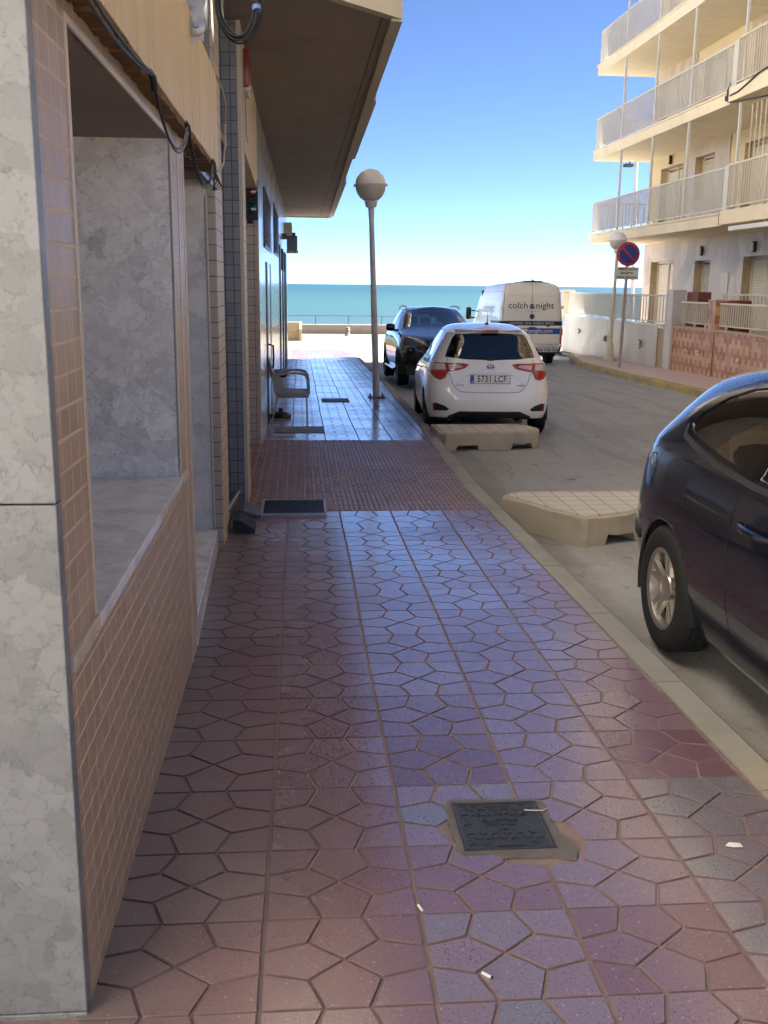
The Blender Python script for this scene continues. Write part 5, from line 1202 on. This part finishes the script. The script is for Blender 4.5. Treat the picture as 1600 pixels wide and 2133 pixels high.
        c.line([S([(-.56,1.05)])[0],S([(-.575,.985)])[0]],'y',-1,thr=.05); c.line([S(q)[0] for q in ([(-.54,.865)],[(-.50,.73)],[(-.44,.645)],[(-.38,.612)],[(-.2,.605)],[(0,.603)])],'y',-1,thr=.05)
        c.line([S(q)[0] for q in ([(-.46,.70)],[(-.40,.75)],[(-.30,.83)],[(-.24,.855)],[(0,.86)])],'y',-1,'crease','steel',.004,.0006,thr=.05)
    c.patch([[(-.55,.29),(-.40,.358),(.40,.358),(.55,.29),(.55,.20),(-.55,.20)]],'y',-1,'lower_bumper','black_plastic',.006,.02,.01)
    # number plate
    def onr(x,z):   # rear surface y at x,z
        best=[v.co.y for v in c.src.verts if abs(v.co.x-x)<.06 and abs(v.co.z-z)<.05 and v.co.y<1.5]; return min(best) if best else 0
    y=onr(0,.79)-.008
    a=MB(); a.cbox(-.265,y-.008,.722,.265,y+.012,.838,.004); a.build('plate_frame','black_plastic',c.r,local=True)
    a=MB(); a.cbox(-.26,y-.014,.727,.26,y-.006,.833,.002); po=a.build('number_plate','plate',c.r,local=True)
    a=MB(); a.box(-.259,y-.0155,.728,-.217,y-.010,.832); a.build('blue_band','plate_blue',po,local=True)
    text('lettering','5731 LCF',.118,FR((.018,y-.0158,.781),(1,0,0),(0,0,1)),'ink',po,.0006,xs=.83,bold=.0012,sp=1.02)
    text('lettering','E',.032,FR((-.238,y-.0165,.745),(1,0,0),(0,0,1)),'white_ink',po,.0005)
    y2=onr(.45,.68)-.004
    text('badge_lettering','YARIS',.038,FR((-.405,y2+.002,.70),(1,.10,0),(0,0,1)),'chrome',c.r,.002,xs=1.15); text('badge_lettering','HYBRID',.026,FR((.405,y2+.002,.70),(1,-.10,0),(0,0,1)),'chrome',c.r,.002,xs=1.2)
    y3=onr(0,.94)-.004
    a=MB(); a.M=Matrix.Translation((0,y3,.945))@Matrix.Diagonal((1.3,1,1,1)); a.lathe([(.044,-.006),(.044,.006)],(0,0,0),28,'y'); e=a.build('emblem','blue_ink',c.r,local=True)
    a=MB()
    def ell(rx,rz_,z0): return [(rx*math.cos(2*math.pi*i/28),y3-.009,.945+z0+rz_*math.sin(2*math.pi*i/28)) for i in range(29)]
    a.tube(ell(.056,.042,0),.0055,6,cap=False); a.tube(ell(.016,.034,-.004),.005,6,cap=False); a.tube(ell(.042,.014,.018),.005,6,cap=False); a.build('emblem_rings','white_ink',e,local=True,smooth=True)  # chrome rings coloured white, standing in for a bright reflection
    a=MB(); a.tube([(0,.62,1.485),(0,.56,1.52),(0,.50,1.66)],[.012,.006,.003],8); a.lathe([(.03,1.475),(.025,1.495),(.008,1.51)],(0,.62,0),14); a.build('aerial','black_plastic',c.r,local=True,smooth=True)
    a=MB(); a.tube([(0,.085,1.045),(-.12,.10,1.062),(-.30,.105,1.075)],[.012,.009,.006],8); a.cbox(-.05,.065,1.02,.05,.11,1.06,.01); a.build('rear_wiper','black_plastic',c.r,local=True)
    c.wheels((.70,3.21),.302,.195,.185,.832,'single','dark_alloy',8)
    a=MB(); a.box(-.62,.12,.26,.62,3.7,.34); a.box(-.30,.35,.17,.05,.75,.26); a.tube([(.42,.08,.22),(.42,.5,.22)],.03,10); a.box(-.62,.69,.20,.62,.75,.28); a.build('underside','interior',c.r,local=True)
    a=MB(); a.box(-.64,.25,.85,.64,.85,.88); a.box(-.70,2.62,.86,.70,2.95,.98); a.cbox(-.11,2.28,1.29,.11,2.32,1.36,.015); a.build('parcel_shelf','interior',c.r,local=True)
    c.seats(((.98,(-.35,.35),.52),(1.85,(-.36,.36),.5)))
hatchback()
def suv():
    L=[[(0,4.60,.24),(.5,4.58,.24),(.78,4.40,.25),(.86,4.15,.25),(.88,3.85,.25),(.88,3.0,.24),(.88,1.9,.24),(.88,.95,.25),(.86,.5,.3),(.75,.15,.34),(.45,.08,.36),(0,.08,.36)],
     [(0,4.70,.42),(.5,4.66,.42),(.84,4.44,.42),(.94,4.15,.44),(.955,3.85,.44),(.945,3.0,.42),(.945,1.9,.42),(.96,.95,.44),(.945,.45,.46),(.82,.1,.46),(.48,.02,.46),(0,.01,.46)],
     [(0,4.74,.66),(.5,4.70,.66),(.86,4.46,.68),(.955,4.15,.72),(.97,3.85,.72),(.955,3.0,.70),(.955,1.9,.72),(.975,.95,.75),(.955,.4,.75),(.83,.06,.72),(.5,0,.70),(0,-.01,.70)],
     [(0,4.72,.86),(.5,4.67,.88),(.82,4.42,.90),(.925,4.1,.92),(.945,3.8,.92),(.945,3.0,.90),(.945,1.9,.93),(.955,.95,.96),(.92,.38,.95),(.80,.08,.92),(.48,.03,.90),(0,.02,.9)],
     [(0,4.60,1.00),(.48,4.52,1.02),(.74,4.25,1.05),(.84,3.95,1.08),(.875,3.6,1.09),(.91,2.9,1.08),(.91,1.9,1.10),(.895,1.0,1.13),(.86,.42,1.12),(.76,.14,1.1),(.45,.09,1.1),(0,.08,1.1)],
     [(0,4.15,1.075),(.42,4.10,1.105),(.66,3.95,1.105),(.76,3.7,1.11),(.84,3.35,1.11),(.885,2.75,1.11),(.885,1.85,1.12),(.865,1.0,1.16),(.825,.5,1.16),(.73,.22,1.15),(.44,.15,1.15),(0,.14,1.15)],
     [(0,3.45,1.15),(.48,3.40,1.155),(.70,3.25,1.14),(.78,3.05,1.13),(.83,2.8,1.125),(.86,2.5,1.125),(.86,1.8,1.14),(.84,1.0,1.18),(.79,.55,1.2),(.70,.3,1.2),(.42,.22,1.19),(0,.2,1.19)],
     [(0,2.62,1.62),(.40,2.58,1.615),(.58,2.48,1.595),(.63,2.36,1.60),(.655,2.2,1.61),(.67,2.0,1.625),(.675,1.5,1.63),(.655,.95,1.60),(.61,.6,1.56),(.54,.45,1.54),(.3,.42,1.55),(0,.41,1.555)]]
    z=gz(23.5)-KD; c=Car('dark_suv',L,(3.0,25.72,z),R(180.5),.02,'paint_grey','dark grey sport utility car parked facing the viewer in front of the white hatchback','car',mid=2.3)
    c.arches((.95,3.86),.405,.37,.96,(.05,'black_plastic'))
    c.hole([[(-.70,1.175),(-.64,1.30),(-.52,1.565),(-.40,1.592),(0,1.60),(.40,1.592),(.52,1.565),(.64,1.30),(.70,1.175),(.4,1.172),(0,1.168)]],'y',1,.1,'windscreen','glass')
    c.hole([[(-.55,1.22),(-.45,1.5),(.45,1.5),(.55,1.22)]],'y',-1,.1,'rear_window','glass')
    for sg in (1,-1):
        c.hole([[(2.02,1.16),(2.02,1.57),(2.25,1.555),(2.98,1.16)],[(1.05,1.19),(1.10,1.56),(1.94,1.575),(1.94,1.155)],[(.62,1.25),(.72,1.49),(.98,1.54),(.95,1.21)]],'x',sg,.1,'side_window','glass_dark')
        c.line([(.5,1.21),(.66,1.51),(1.1,1.59),(2.0,1.605),(2.3,1.58),(3.08,1.13)],'x',sg,'window_trim','chrome',.018,.003); c.line([(3.08,1.125),(2.0,1.125),(1.0,1.165),(.5,1.21)],'x',sg,'window_trim','chrome',.016,.003)
        c.line([(1.98,1.12),(1.98,.45)],'x',sg); c.line([(3.05,1.10),(3.12,.75),(3.08,.42)],'x',sg); c.line([(1.0,1.16),(1.02,.95),(1.2,.75),(1.35,.45)],'x',sg)
        a=MB(); 
        for y in (2.02,1.0): a.cbox(sg*.93,y+.06,.985,sg*.975,y+.28,1.01,.01)
        a.build('door_handle','chrome',c.r,local=True,smooth=30)
        m=MB(); m.cbox(sg*.93,2.98,1.13,sg*1.13,3.10,1.29,.045); mo=m.build('wing_mirror','gloss_black',c.r,local=True,smooth=30); m=MB(); m.cbox(sg*.85,3.02,1.12,sg*.95,3.07,1.17,.01); m.build('mirror_arm','black_plastic',mo,local=True)
        m=MB(); m.tube([(sg*.60,2.35,1.61),(sg*.605,2.2,1.655),(sg*.61,1.5,1.675),(sg*.60,.9,1.645),(sg*.58,.7,1.60)],[.012,.018,.018,.018,.012],8); m.build('roof_rail','steel',c.r,local=True,smooth=True)
        m=MB(); m.cbox(sg*.86,1.4,.30,sg*1.0,3.3,.345,.015); m.build('running_board','chrome',c.r,local=True)
        S=(lambda p:p) if sg>0 else mir
        o=c.patch([S([(.44,.93),(.60,1.005),(.80,1.03),(.90,1.0),(.90,.90),(.72,.845),(.50,.86)])],'y',1,'headlight','head_lens',.006,.05,.012)
        c.line([S([q])[0] for q in ((.46,.945),(.62,1.0),(.82,1.022))],'y',1,'light_strip','clear_lens',.016,.012,thr=.05,parent=o)
        c.patch([S([(.52,.72),(.62,.76),(.86,.70),(.88,.50),(.62,.42),(.48,.46)])],'y',1,'air_intake','gloss_black',.004,.05,.012)
        c.line([S([q])[0] for q in ((.50,.74),(.62,.775),(.90,.72))],'y',1,'intake_trim','steel',.012,.008,thr=.05)
        c.line([S([q])[0] for q in ((.30,4.50),(.36,4.1),(.30,3.5))],'z',1,'bonnet_crease','paint_grey',.02,.004,thr=.3); c.line([S([q])[0] for q in ((.80,4.05),(.82,3.6),(.80,3.2))],'z',1,thr=.3)
    o=c.patch([[(-.40,.97),(.40,.97),(.46,.80),(.38,.62),(-.38,.62),(-.46,.80)]],'y',1,'grille','gloss_black',.006,.05,.012)
    a=MB(); 
    def onf(x,z): 
        b=[v.co.y for v in c.src.verts if abs(v.co.x-x)<.07 and abs(v.co.z-z)<.06 and v.co.y>3.5]; return max(b) if b else 4.7
    for i in range(13):
        for j in range(6):
            x=-.36+i*.06; z=.66+j*.055; a.cbox(x-.008,onf(x,z)+.006,z-.008,x+.008,onf(x,z)+.016,z+.008,.003)
    a.build('grille_studs','chrome',o,local=True)
    yf=onf(0,.8)
    a=MB(); a.tube([(.10*math.cos(2*math.pi*i/24),yf+.02,.80+.10*math.sin(2*math.pi*i/24)) for i in range(25)],.010,8,cap=False)
    for k in range(3): t=R(90+120*k); a.tube([(0,yf+.025,.80),(.095*math.cos(t),yf+.02,.80+.095*math.sin(t))],[.012,.005],6)
    a.tube([(-.42,yf-.0,.80),(-.12,yf+.018,.80)],.012,6); a.tube([(.12,yf+.018,.80),(.42,yf-.0,.80)],.012,6); a.build('front_emblem','chrome',o,local=True,smooth=True)
    c.patch([[(-.42,.52),(.42,.52),(.50,.40),(-.50,.40)]],'y',1,'lower_grille','black_plastic',.006,.05,.012)
    c.body(); c.wheels((.95,3.86),.372,.255,.235,.965,'twin','dark_alloy',5)
    a=MB(); a.box(-.75,.2,.30,.75,4.4,.42); a.box(-.78,3.0,.95,.78,3.45,1.08); a.cbox(-.13,2.72,1.45,.13,2.76,1.53,.02); a.build('dashboard','interior',c.r,local=True)
    c.seats(((1.15,(-.42,.42),.68),(2.15,(-.42,.42),.66)))
    a=MB(); a.cbox(-.12,1.08,1.22,.12,1.16,1.40,.04); a.build('centre_headrest','seat',c.r,local=True,smooth=30)
suv()
def van():
    L=[[(0,5.80,.25),(.6,5.76,.25),(.88,5.5,.25),(.94,5.2,.25),(.94,4.9,.25),(.94,3.8,.25),(.94,2.4,.25),(.94,1.3,.28),(.93,.5,.40),(.91,.03,.42),(.5,.02,.42),(0,.02,.42)],
     [(0,5.93,.5),(.6,5.88,.5),(.93,5.58,.5),(.985,5.2,.5),(.985,4.9,.5),(.985,3.8,.5),(.985,2.4,.5),(.985,1.3,.5),(.985,.25,.52),(.965,.0,.53),(.60,-.01,.53),(0,-.01,.53)],
     [(0,5.93,.85),(.6,5.86,.85),(.93,5.5,.85),(.99,5.1,.85),(.99,4.85,.85),(.99,3.8,.85),(.99,2.4,.85),(.99,1.3,.85),(.99,.22,.85),(.965,0,.85),(.60,-.012,.85),(0,-.012,.85)],
     [(0,5.80,1.05),(.58,5.72,1.07),(.90,5.38,1.1),(.985,5.0,1.12),(.99,4.8,1.12),(.99,3.8,1.12),(.99,2.4,1.12),(.99,1.3,1.12),(.987,.22,1.12),(.962,0,1.12),(.60,-.01,1.12),(0,-.01,1.12)],
     [(0,5.55,1.2),(.56,5.47,1.22),(.86,5.2,1.26),(.965,4.95,1.28),(.985,4.7,1.28),(.985,3.8,1.3),(.985,2.4,1.3),(.985,1.3,1.3),(.982,.22,1.3),(.957,.005,1.3),(.60,-.003,1.3),(0,-.003,1.3)],
     [(0,5.25,1.38),(.55,5.18,1.38),(.82,4.98,1.39),(.93,4.80,1.40),(.965,4.6,1.40),(.978,3.8,1.42),(.978,2.4,1.42),(.978,1.3,1.42),(.975,.22,1.42),(.952,.012,1.42),(.60,.006,1.42),(0,.006,1.42)],
     [(0,4.85,1.85),(.53,4.80,1.85),(.77,4.62,1.85),(.87,4.48,1.87),(.915,4.3,1.9),(.935,3.7,1.95),(.937,2.4,1.95),(.937,1.3,1.95),(.933,.22,1.95),(.91,.035,1.95),(.58,.03,1.95),(0,.03,1.95)],
     [(0,4.40,2.3),(.5,4.36,2.29),(.70,4.22,2.25),(.79,4.1,2.28),(.83,3.95,2.34),(.855,3.5,2.42),(.86,2.4,2.44),(.86,1.3,2.44),(.855,.22,2.44),(.83,.07,2.42),(.55,.065,2.48),(0,.065,2.49)]]
    z=gz(33)-KD; c=Car('white_van',L,(6.99,30.75,z),0,-.02,'paint_van','tall white delivery van seen from behind, with dark blue lettering on its rear doors','van',mid=3,rin=.72,rup=.06,cz=.075)
    c.arches((1.3,4.95),.40,.35,.985)
    c.hole([[(-.80,1.47),(-.68,2.1),(0,2.2),(.68,2.1),(.80,1.47),(0,1.43)]],'y',1,.1,'windscreen','glass')
    for sg in (1,-1):
        c.hole([[(3.95,1.45),(3.95,2.0),(4.25,2.0),(4.78,1.55),(4.78,1.45)]],'x',sg,.1,'side_window','glass_dark')
        c.line([(3.85,2.05),(3.85,.5)],'x',sg); c.line([(2.4,2.25),(2.4,.5),(3.8,.5)],'x',sg); c.line([(.5,2.0),(.5,1.45),(2.3,1.45),(2.3,2.0),(.5,2.0)],'x',sg,'side_panel_crease','steel',.012,.001); c.line([(.1,2.22),(3.8,2.22)],'x',sg,'roof_seam','steel',.012,.001)
        c.patch([[(.05,.60),(4.5,.60),(4.5,.74),(.05,.74)]],'x',sg,'side_moulding','black_plastic',.006,.1,.012)
        c.patch([[(.02,1.215),(1.5,1.215),(1.5,1.345),(.02,1.345)]],'x',sg,'side_band','navy_ink',.002,.1)
        m=MB(); m.cbox(sg*1.06,4.72,1.32,sg*1.24,4.84,1.74,.04); mo=m.build('wing_mirror','gloss_black',c.r,local=True,smooth=30); m=MB(); m.cbox(sg*.92,4.76,1.36,sg*1.1,4.80,1.42,.012); m.cbox(sg*.92,4.76,1.60,sg*1.1,4.80,1.65,.012); m.build('mirror_arm','black_plastic',mo,local=True)
        c.patch([[(sg*.90,.66),(sg*1.0,.66),(sg*1.0,1.14),(sg*.90,1.14)]],'y',-1,'tail_light','red_lens',.012,.03,.02)
        c.patch([[(sg*.90,.57),(sg*1.0,.57),(sg*1.0,.655),(sg*.90,.655)]],'y',-1,'reversing_light','clear_lens',.010,.03,.02)
        c.patch([[(sg*.885,.25),(sg*1.0,.25),(sg*1.0,.565),(sg*.885,.565)]],'y',-1,'corner_bumper','black_plastic',.02,.03,.03)
        S=(lambda p:p) if sg>0 else mir
        c.line([S([q])[0] for q in ((.875,.42),(.885,1.4),(.845,2.1),(.80,2.36),(.74,2.455),(0,2.50))],'y',-1,thr=.05,w=.012); 
        c.line([S([q])[0] for q in ((.03,1.36),(.78,1.36),(.80,1.5),(.77,2.05),(.70,2.09),(.03,2.09),(.03,1.36))],'y',-1,'door_crease','steel',.008,.0008,thr=.05)
        m=MB()
        for zz in (1.76,.62): m.cbox(sg*.86,-.03,zz-.045,sg*.955,.03,zz+.045,.012)
        m.build('hinge','paint_van',c.r,local=True,smooth=30)
        m=MB(); m.cbox(sg*.50-.05,-.035,1.185,sg*.50+.05,0,1.215,.008); m.build('bumper_stop','black_plastic',c.r,local=True)
    c.body()
    c.line([(0,.42),(0,2.50)],'y',-1,w=.010,thr=.05)
    c.patch([[(-1,1.215),(1,1.215),(1,1.345),(-1,1.345)]],'y',-1,'navy_band','navy_ink',.002,.05); c.patch([[(-.885,.965),(.885,.965),(.885,1.135),(-.885,1.135)]],'y',-1,'blue_band','blue_ink',.002,.05)
    c.patch([[(-.90,.26),(.90,.26),(.90,.41),(-.90,.41)]],'y',-1,'rear_bumper','black_plastic',.03,.03,.04)
    R_=lambda x,z,y:FR((x,y,z),(1,0,0),(0,0,1))
    text('lettering','colch',.265,R_(-.43,1.80,.010),'ink',c.r,.002,xs=1.05,sp=1.02); text('lettering','night',.265,R_(.385,1.80,.010),'ink',c.r,.002,xs=1.05,sp=1.02)
    a=MB(); a.lathe([(.068,-.001),(.068,.003)],(-.0,.012,1.79),26,'y'); lo=a.build('logo_disc','navy_ink',c.r,local=True)
    a=MB(); a.prism([(-.075,1.715),(.075,1.715),(.07,1.775),(.035,1.79),(.0,1.765),(-.04,1.785),(-.07,1.76)],'y',.006,.009); a.build('logo_pillow','blue_ink',lo,local=True); a=MB(); a.prism([(-.02,1.78),(.06,1.80),(.055,1.82),(0,1.805)],'y',.005,.008); a.build('logo_wave','white_ink',lo,local=True)
    text('lettering','DREAM BIG',.055,R_(.0,1.635,.005),'steel',c.r,.001,xs=1.3,sp=1.2)
    text('lettering','COLCHONES - SOFAS - MUEBLES & TERRAZA',.085,R_(.0,1.278,-.012),'white_ink',c.r,.001,xs=.80)
    text('lettering','colchonight.com',.165,R_(.10,1.055,-.021),'white_ink',c.r,.001,xs=1.0,bold=.002)
    text('lettering','Av. Pais Valenciano, 108',.062,R_(.50,.66,-.022),'ink',c.r,.001,xs=1.0); text('lettering','Guardamar del Segura',.062,R_(.52,.585,-.022),'ink',c.r,.001)
    text('lettering','966 728 024',.13,R_(.50,.485,-.022),'ink',c.r,.001,xs=1.05,bold=.001)
    a=MB(); a.lathe([(.075,-.012),(.08,0),(.08,.01)],(0,.0,1.48),26,'y'); e=a.build('emblem','ink',c.r,local=True)
    a=MB(); a.tube([(.074*math.cos(2*math.pi*i/26),-.012,1.48+.074*math.sin(2*math.pi*i/26)) for i in range(27)],.006,6,cap=False)
    a.tube([(-.045,-.014,1.535),(-.02,-.014,1.485),(0,-.014,1.52),(.02,-.014,1.485),(.045,-.014,1.535)],.005,5); a.tube([(-.058,-.014,1.51),(-.025,-.014,1.425),(0,-.014,1.47),(.025,-.014,1.425),(.058,-.014,1.51)],.005,5); a.build('emblem_letters','chrome',e,local=True)
    a=MB(); a.cbox(-.10,-.05,1.13,.14,-.01,1.165,.01); a.build('door_handle','gloss_black',c.r,local=True)
    a=MB(); a.cbox(-.30,.02,2.50,.30,.09,2.535,.012); a.lathe([(.03,2.53),(.03,2.56),(.015,2.58)],(0,.07,0),12); a.build('high_brake_light','gloss_black',c.r,local=True)
    # faint lettering on the left flank
    t=text('lettering','colchonight',.44,FR((-.99,2.05,1.72),(0,-1,0),(0,0,1)),'steel',c.r,.001,xs=1.0)
    t.data.transform(Matrix.Translation((.052-.045,0,0))@Matrix.Translation((0,0,0)))
    c.wheels((1.3,4.95),.345,.20,.225,.965,'single','alloy',6)
    a=MB(); a.box(-.80,.1,.36,.80,5.6,.50); a.box(-.9,3.6,.5,.9,3.65,2.3); a.build('underside','interior',c.r,local=True)
    c.seats(((4.0,(-.45,.45),.95),))
van()
def dark_hatch():
    L=[[(0,4.25,.2),(.45,4.22,.2),(.74,4.05,.2),(.83,3.75,.2),(.85,3.44,.2),(.85,2.6,.19),(.85,1.7,.19),(.85,.8,.2),(.83,.35,.24),(.72,.08,.27),(.42,.03,.29),(0,.02,.29)],
     [(0,4.32,.38),(.46,4.28,.38),(.80,4.06,.38),(.895,3.75,.38),(.91,3.44,.38),(.90,2.6,.36),(.90,1.7,.36),(.912,.8,.38),(.895,.32,.4),(.79,.05,.4),(.46,-.01,.4),(0,-.02,.4)],
     [(0,4.34,.58),(.46,4.30,.58),(.80,4.06,.6),(.905,3.74,.62),(.92,3.44,.62),(.915,2.6,.60),(.915,1.7,.62),(.92,.8,.64),(.90,.3,.64),(.79,.04,.62),(.46,-.01,.61),(0,-.02,.61)],
     [(0,4.30,.70),(.45,4.25,.72),(.77,4.0,.74),(.885,3.7,.77),(.905,3.4,.77),(.905,2.6,.76),(.905,1.7,.78),(.905,.8,.82),(.875,.28,.82),(.76,.06,.76),(.45,.03,.72),(0,.025,.72)],
     [(0,4.18,.80),(.43,4.12,.82),(.70,3.86,.86),(.82,3.56,.89),(.85,3.2,.90),(.875,2.5,.90),(.875,1.7,.93),(.865,.85,.97),(.845,.29,1.0),(.745,.085,.99),(.44,.05,.98),(0,.04,.98)],
     [(0,3.22,1.0),(.42,3.17,.99),(.67,3.0,.98),(.75,2.8,.97),(.80,2.55,.96),(.825,2.3,.955),(.825,1.6,.985),(.80,.9,1.04),(.765,.41,1.095),(.685,.19,1.105),(.42,.13,1.09),(0,.12,1.09)],
     [(0,2.35,1.43),(.34,2.31,1.425),(.53,2.22,1.41),(.58,2.1,1.42),(.605,1.95,1.43),(.62,1.75,1.445),(.625,1.25,1.45),(.60,.85,1.415),(.56,.50,1.375),(.495,.36,1.345),(.3,.33,1.355),(0,.325,1.36)]]
    z=gz(4.5)-KD; c=Car('dark_blue_hatchback',L,(2.70,5.56,z),math.pi,.02,'paint_navy','dark blue hatchback parked at the right edge of the picture, facing the viewer','car',mid=2)
    c.arches((.80,3.44),.355,.312,.91)
    c.hole([[(-.60,1.03),(-.50,1.37),(0,1.41),(.50,1.37),(.60,1.03),(0,1.03)]],'y',1,.1,'windscreen','glass'); c.hole([[(-.58,1.09),(-.44,1.30),(0,1.315),(.44,1.30),(.58,1.09),(0,1.075)]],'y',-1,.1,'rear_window','glass_dark')
    for sg in (1,-1):
        c.hole([[(.66,1.135),(.70,1.19),(.86,1.275),(1.08,1.335),(1.35,1.37),(1.54,1.375),(1.54,1.015),(1.2,1.04),(.85,1.085),(.70,1.11)],[(1.62,1.01),(1.62,1.375),(1.95,1.35),(2.25,1.26),(2.72,1.0)]],'x',sg,.1,'side_window','glass',-.006)
        c.patch([[(.57,1.14),(.66,1.235),(.70,1.19),(.66,1.135)],[(.66,1.235),(.84,1.32),(.86,1.275),(.70,1.19)],[(.84,1.32),(1.10,1.38),(1.08,1.335),(.86,1.275)],[(1.10,1.38),(1.56,1.415),(1.54,1.375),(1.08,1.335)],[(.57,1.14),(.66,1.135),(.70,1.11),(.66,1.09)],[(.66,1.09),(.70,1.11),(.85,1.085),(.84,1.065)],[(.84,1.065),(.85,1.085),(1.2,1.04),(1.2,1.02)],[(1.2,1.02),(1.2,1.04),(1.56,1.013),(1.56,.993)]],'x',sg,'window_seal','gloss_black',.002,.05,cut=True)
        c.line([(1.58,1.40),(1.58,1.0)],'x',sg,'window_pillar','gloss_black',.07,.003)
        c.line([(1.545,.985),(1.53,.80),(1.55,.55),(1.60,.30),(2.7,.28)],'x',sg,w=.009); c.line([(2.75,.96),(2.80,.5),(2.76,.28)],'x',sg)
        c.line([(.62,1.125),(.68,1.075),(.86,1.045),(1.2,1.0),(1.6,.975),(2.7,.95)],'x',sg,'belt_moulding','dark_alloy',.024,.003,thr=.02)
        a=MB(); a.tube([(sg*.905,1.66,.83),(sg*.945,1.70,.835),(sg*.95,1.80,.83),(sg*.945,1.90,.825),(sg*.905,1.94,.82)],[.012,.016,.017,.016,.012],8); a.build('door_handle','paint_navy',c.r,local=True,smooth=True)
        m=MB(); m.cbox(sg*.93,2.60,.97,sg*1.12,2.72,1.12,.04); m.build('wing_mirror','paint_navy',c.r,local=True,smooth=30)
        S=(lambda p:p) if sg>0 else mir
        c.patch([S([(.58,1.03),(.68,1.03),(.76,.80),(.62,.80)])],'y',-1,'tail_light','red_lens',.006,.05,.012)
        c.line([S([q])[0] for q in ((.66,1.07),(.60,.78),(.55,.62),(0,.60))],'y',-1,thr=.05); c.line([(.06,.63),(.30,.62),(.42,.60)],'x',sg,thr=.05)
        c.patch([S([(.44,.66),(.52,.80),(.72,.86),(.84,.84),(.86,.72),(.62,.64)])],'y',1,'headlight','head_lens',.006,.05,.012); c.patch([S([(.45,.36),(.72,.40),(.78,.52),(.50,.46)])],'y',1,'fog_light_grille','black_plastic',.004,.05,.01)
        c.patch([[(.33,.20),(.46,.18),(.46,.30),(.35,.34)]],'x',sg,'mud_flap','black_rubber',.004,.02,.012)
        c.patch([[(.10,.50),(.40,.49),(.40,.54),(.10,.55)]],'x',sg,'bumper_strip','black_plastic',.008,.03,.01)
    c.patch([[(-.42,.60),(.42,.60),(.34,.72),(-.34,.72)],[(-.42,.34),(.42,.34),(.46,.46),(-.46,.46)]],'y',1,'grille','black_plastic',.005,.05,.01)
    # fuel flap on the right
    c.line([(.44+.085*math.cos(2*math.pi*i/24),.86+.095*math.sin(2*math.pi*i/24)) for i in range(24)],'x',1,'fuel_flap_gap','ink',.006,.001,closed=True)
    c.body(); c.wheels((.80,3.44),.318,.205,.205,.912,'twin','alloy',5)
    a=MB()
    a.box(-.7,.1,.26,.7,4.1,.36); a.box(-.72,2.7,.88,.72,3.15,.97); a.build('underside','interior',c.r,local=True)
    a=MB(); a.box(-.70,.35,.92,.70,.80,.95); a.box(.80,.8,.36,.85,2.9,.93); a.box(-.85,.8,.36,-.80,2.9,.93); a.box(-.5,1.0,1.33,.5,2.0,1.35); a.build('cabin_trim','interior',c.r,local=True)
    c.seats(((.92,(-.35,.35),.52),(1.95,(-.37,.37),.50)),'beige_seat')
    a=MB(); a.tube([(.37+.17*math.cos(t*.2618),2.45+.05*math.sin(t*.2618),.92+.17*math.sin(t*.2618)) for t in range(25)],.014,8,cap=False); a.build('steering_wheel','black_plastic',c.r,local=True,smooth=True)
dark_hatch()
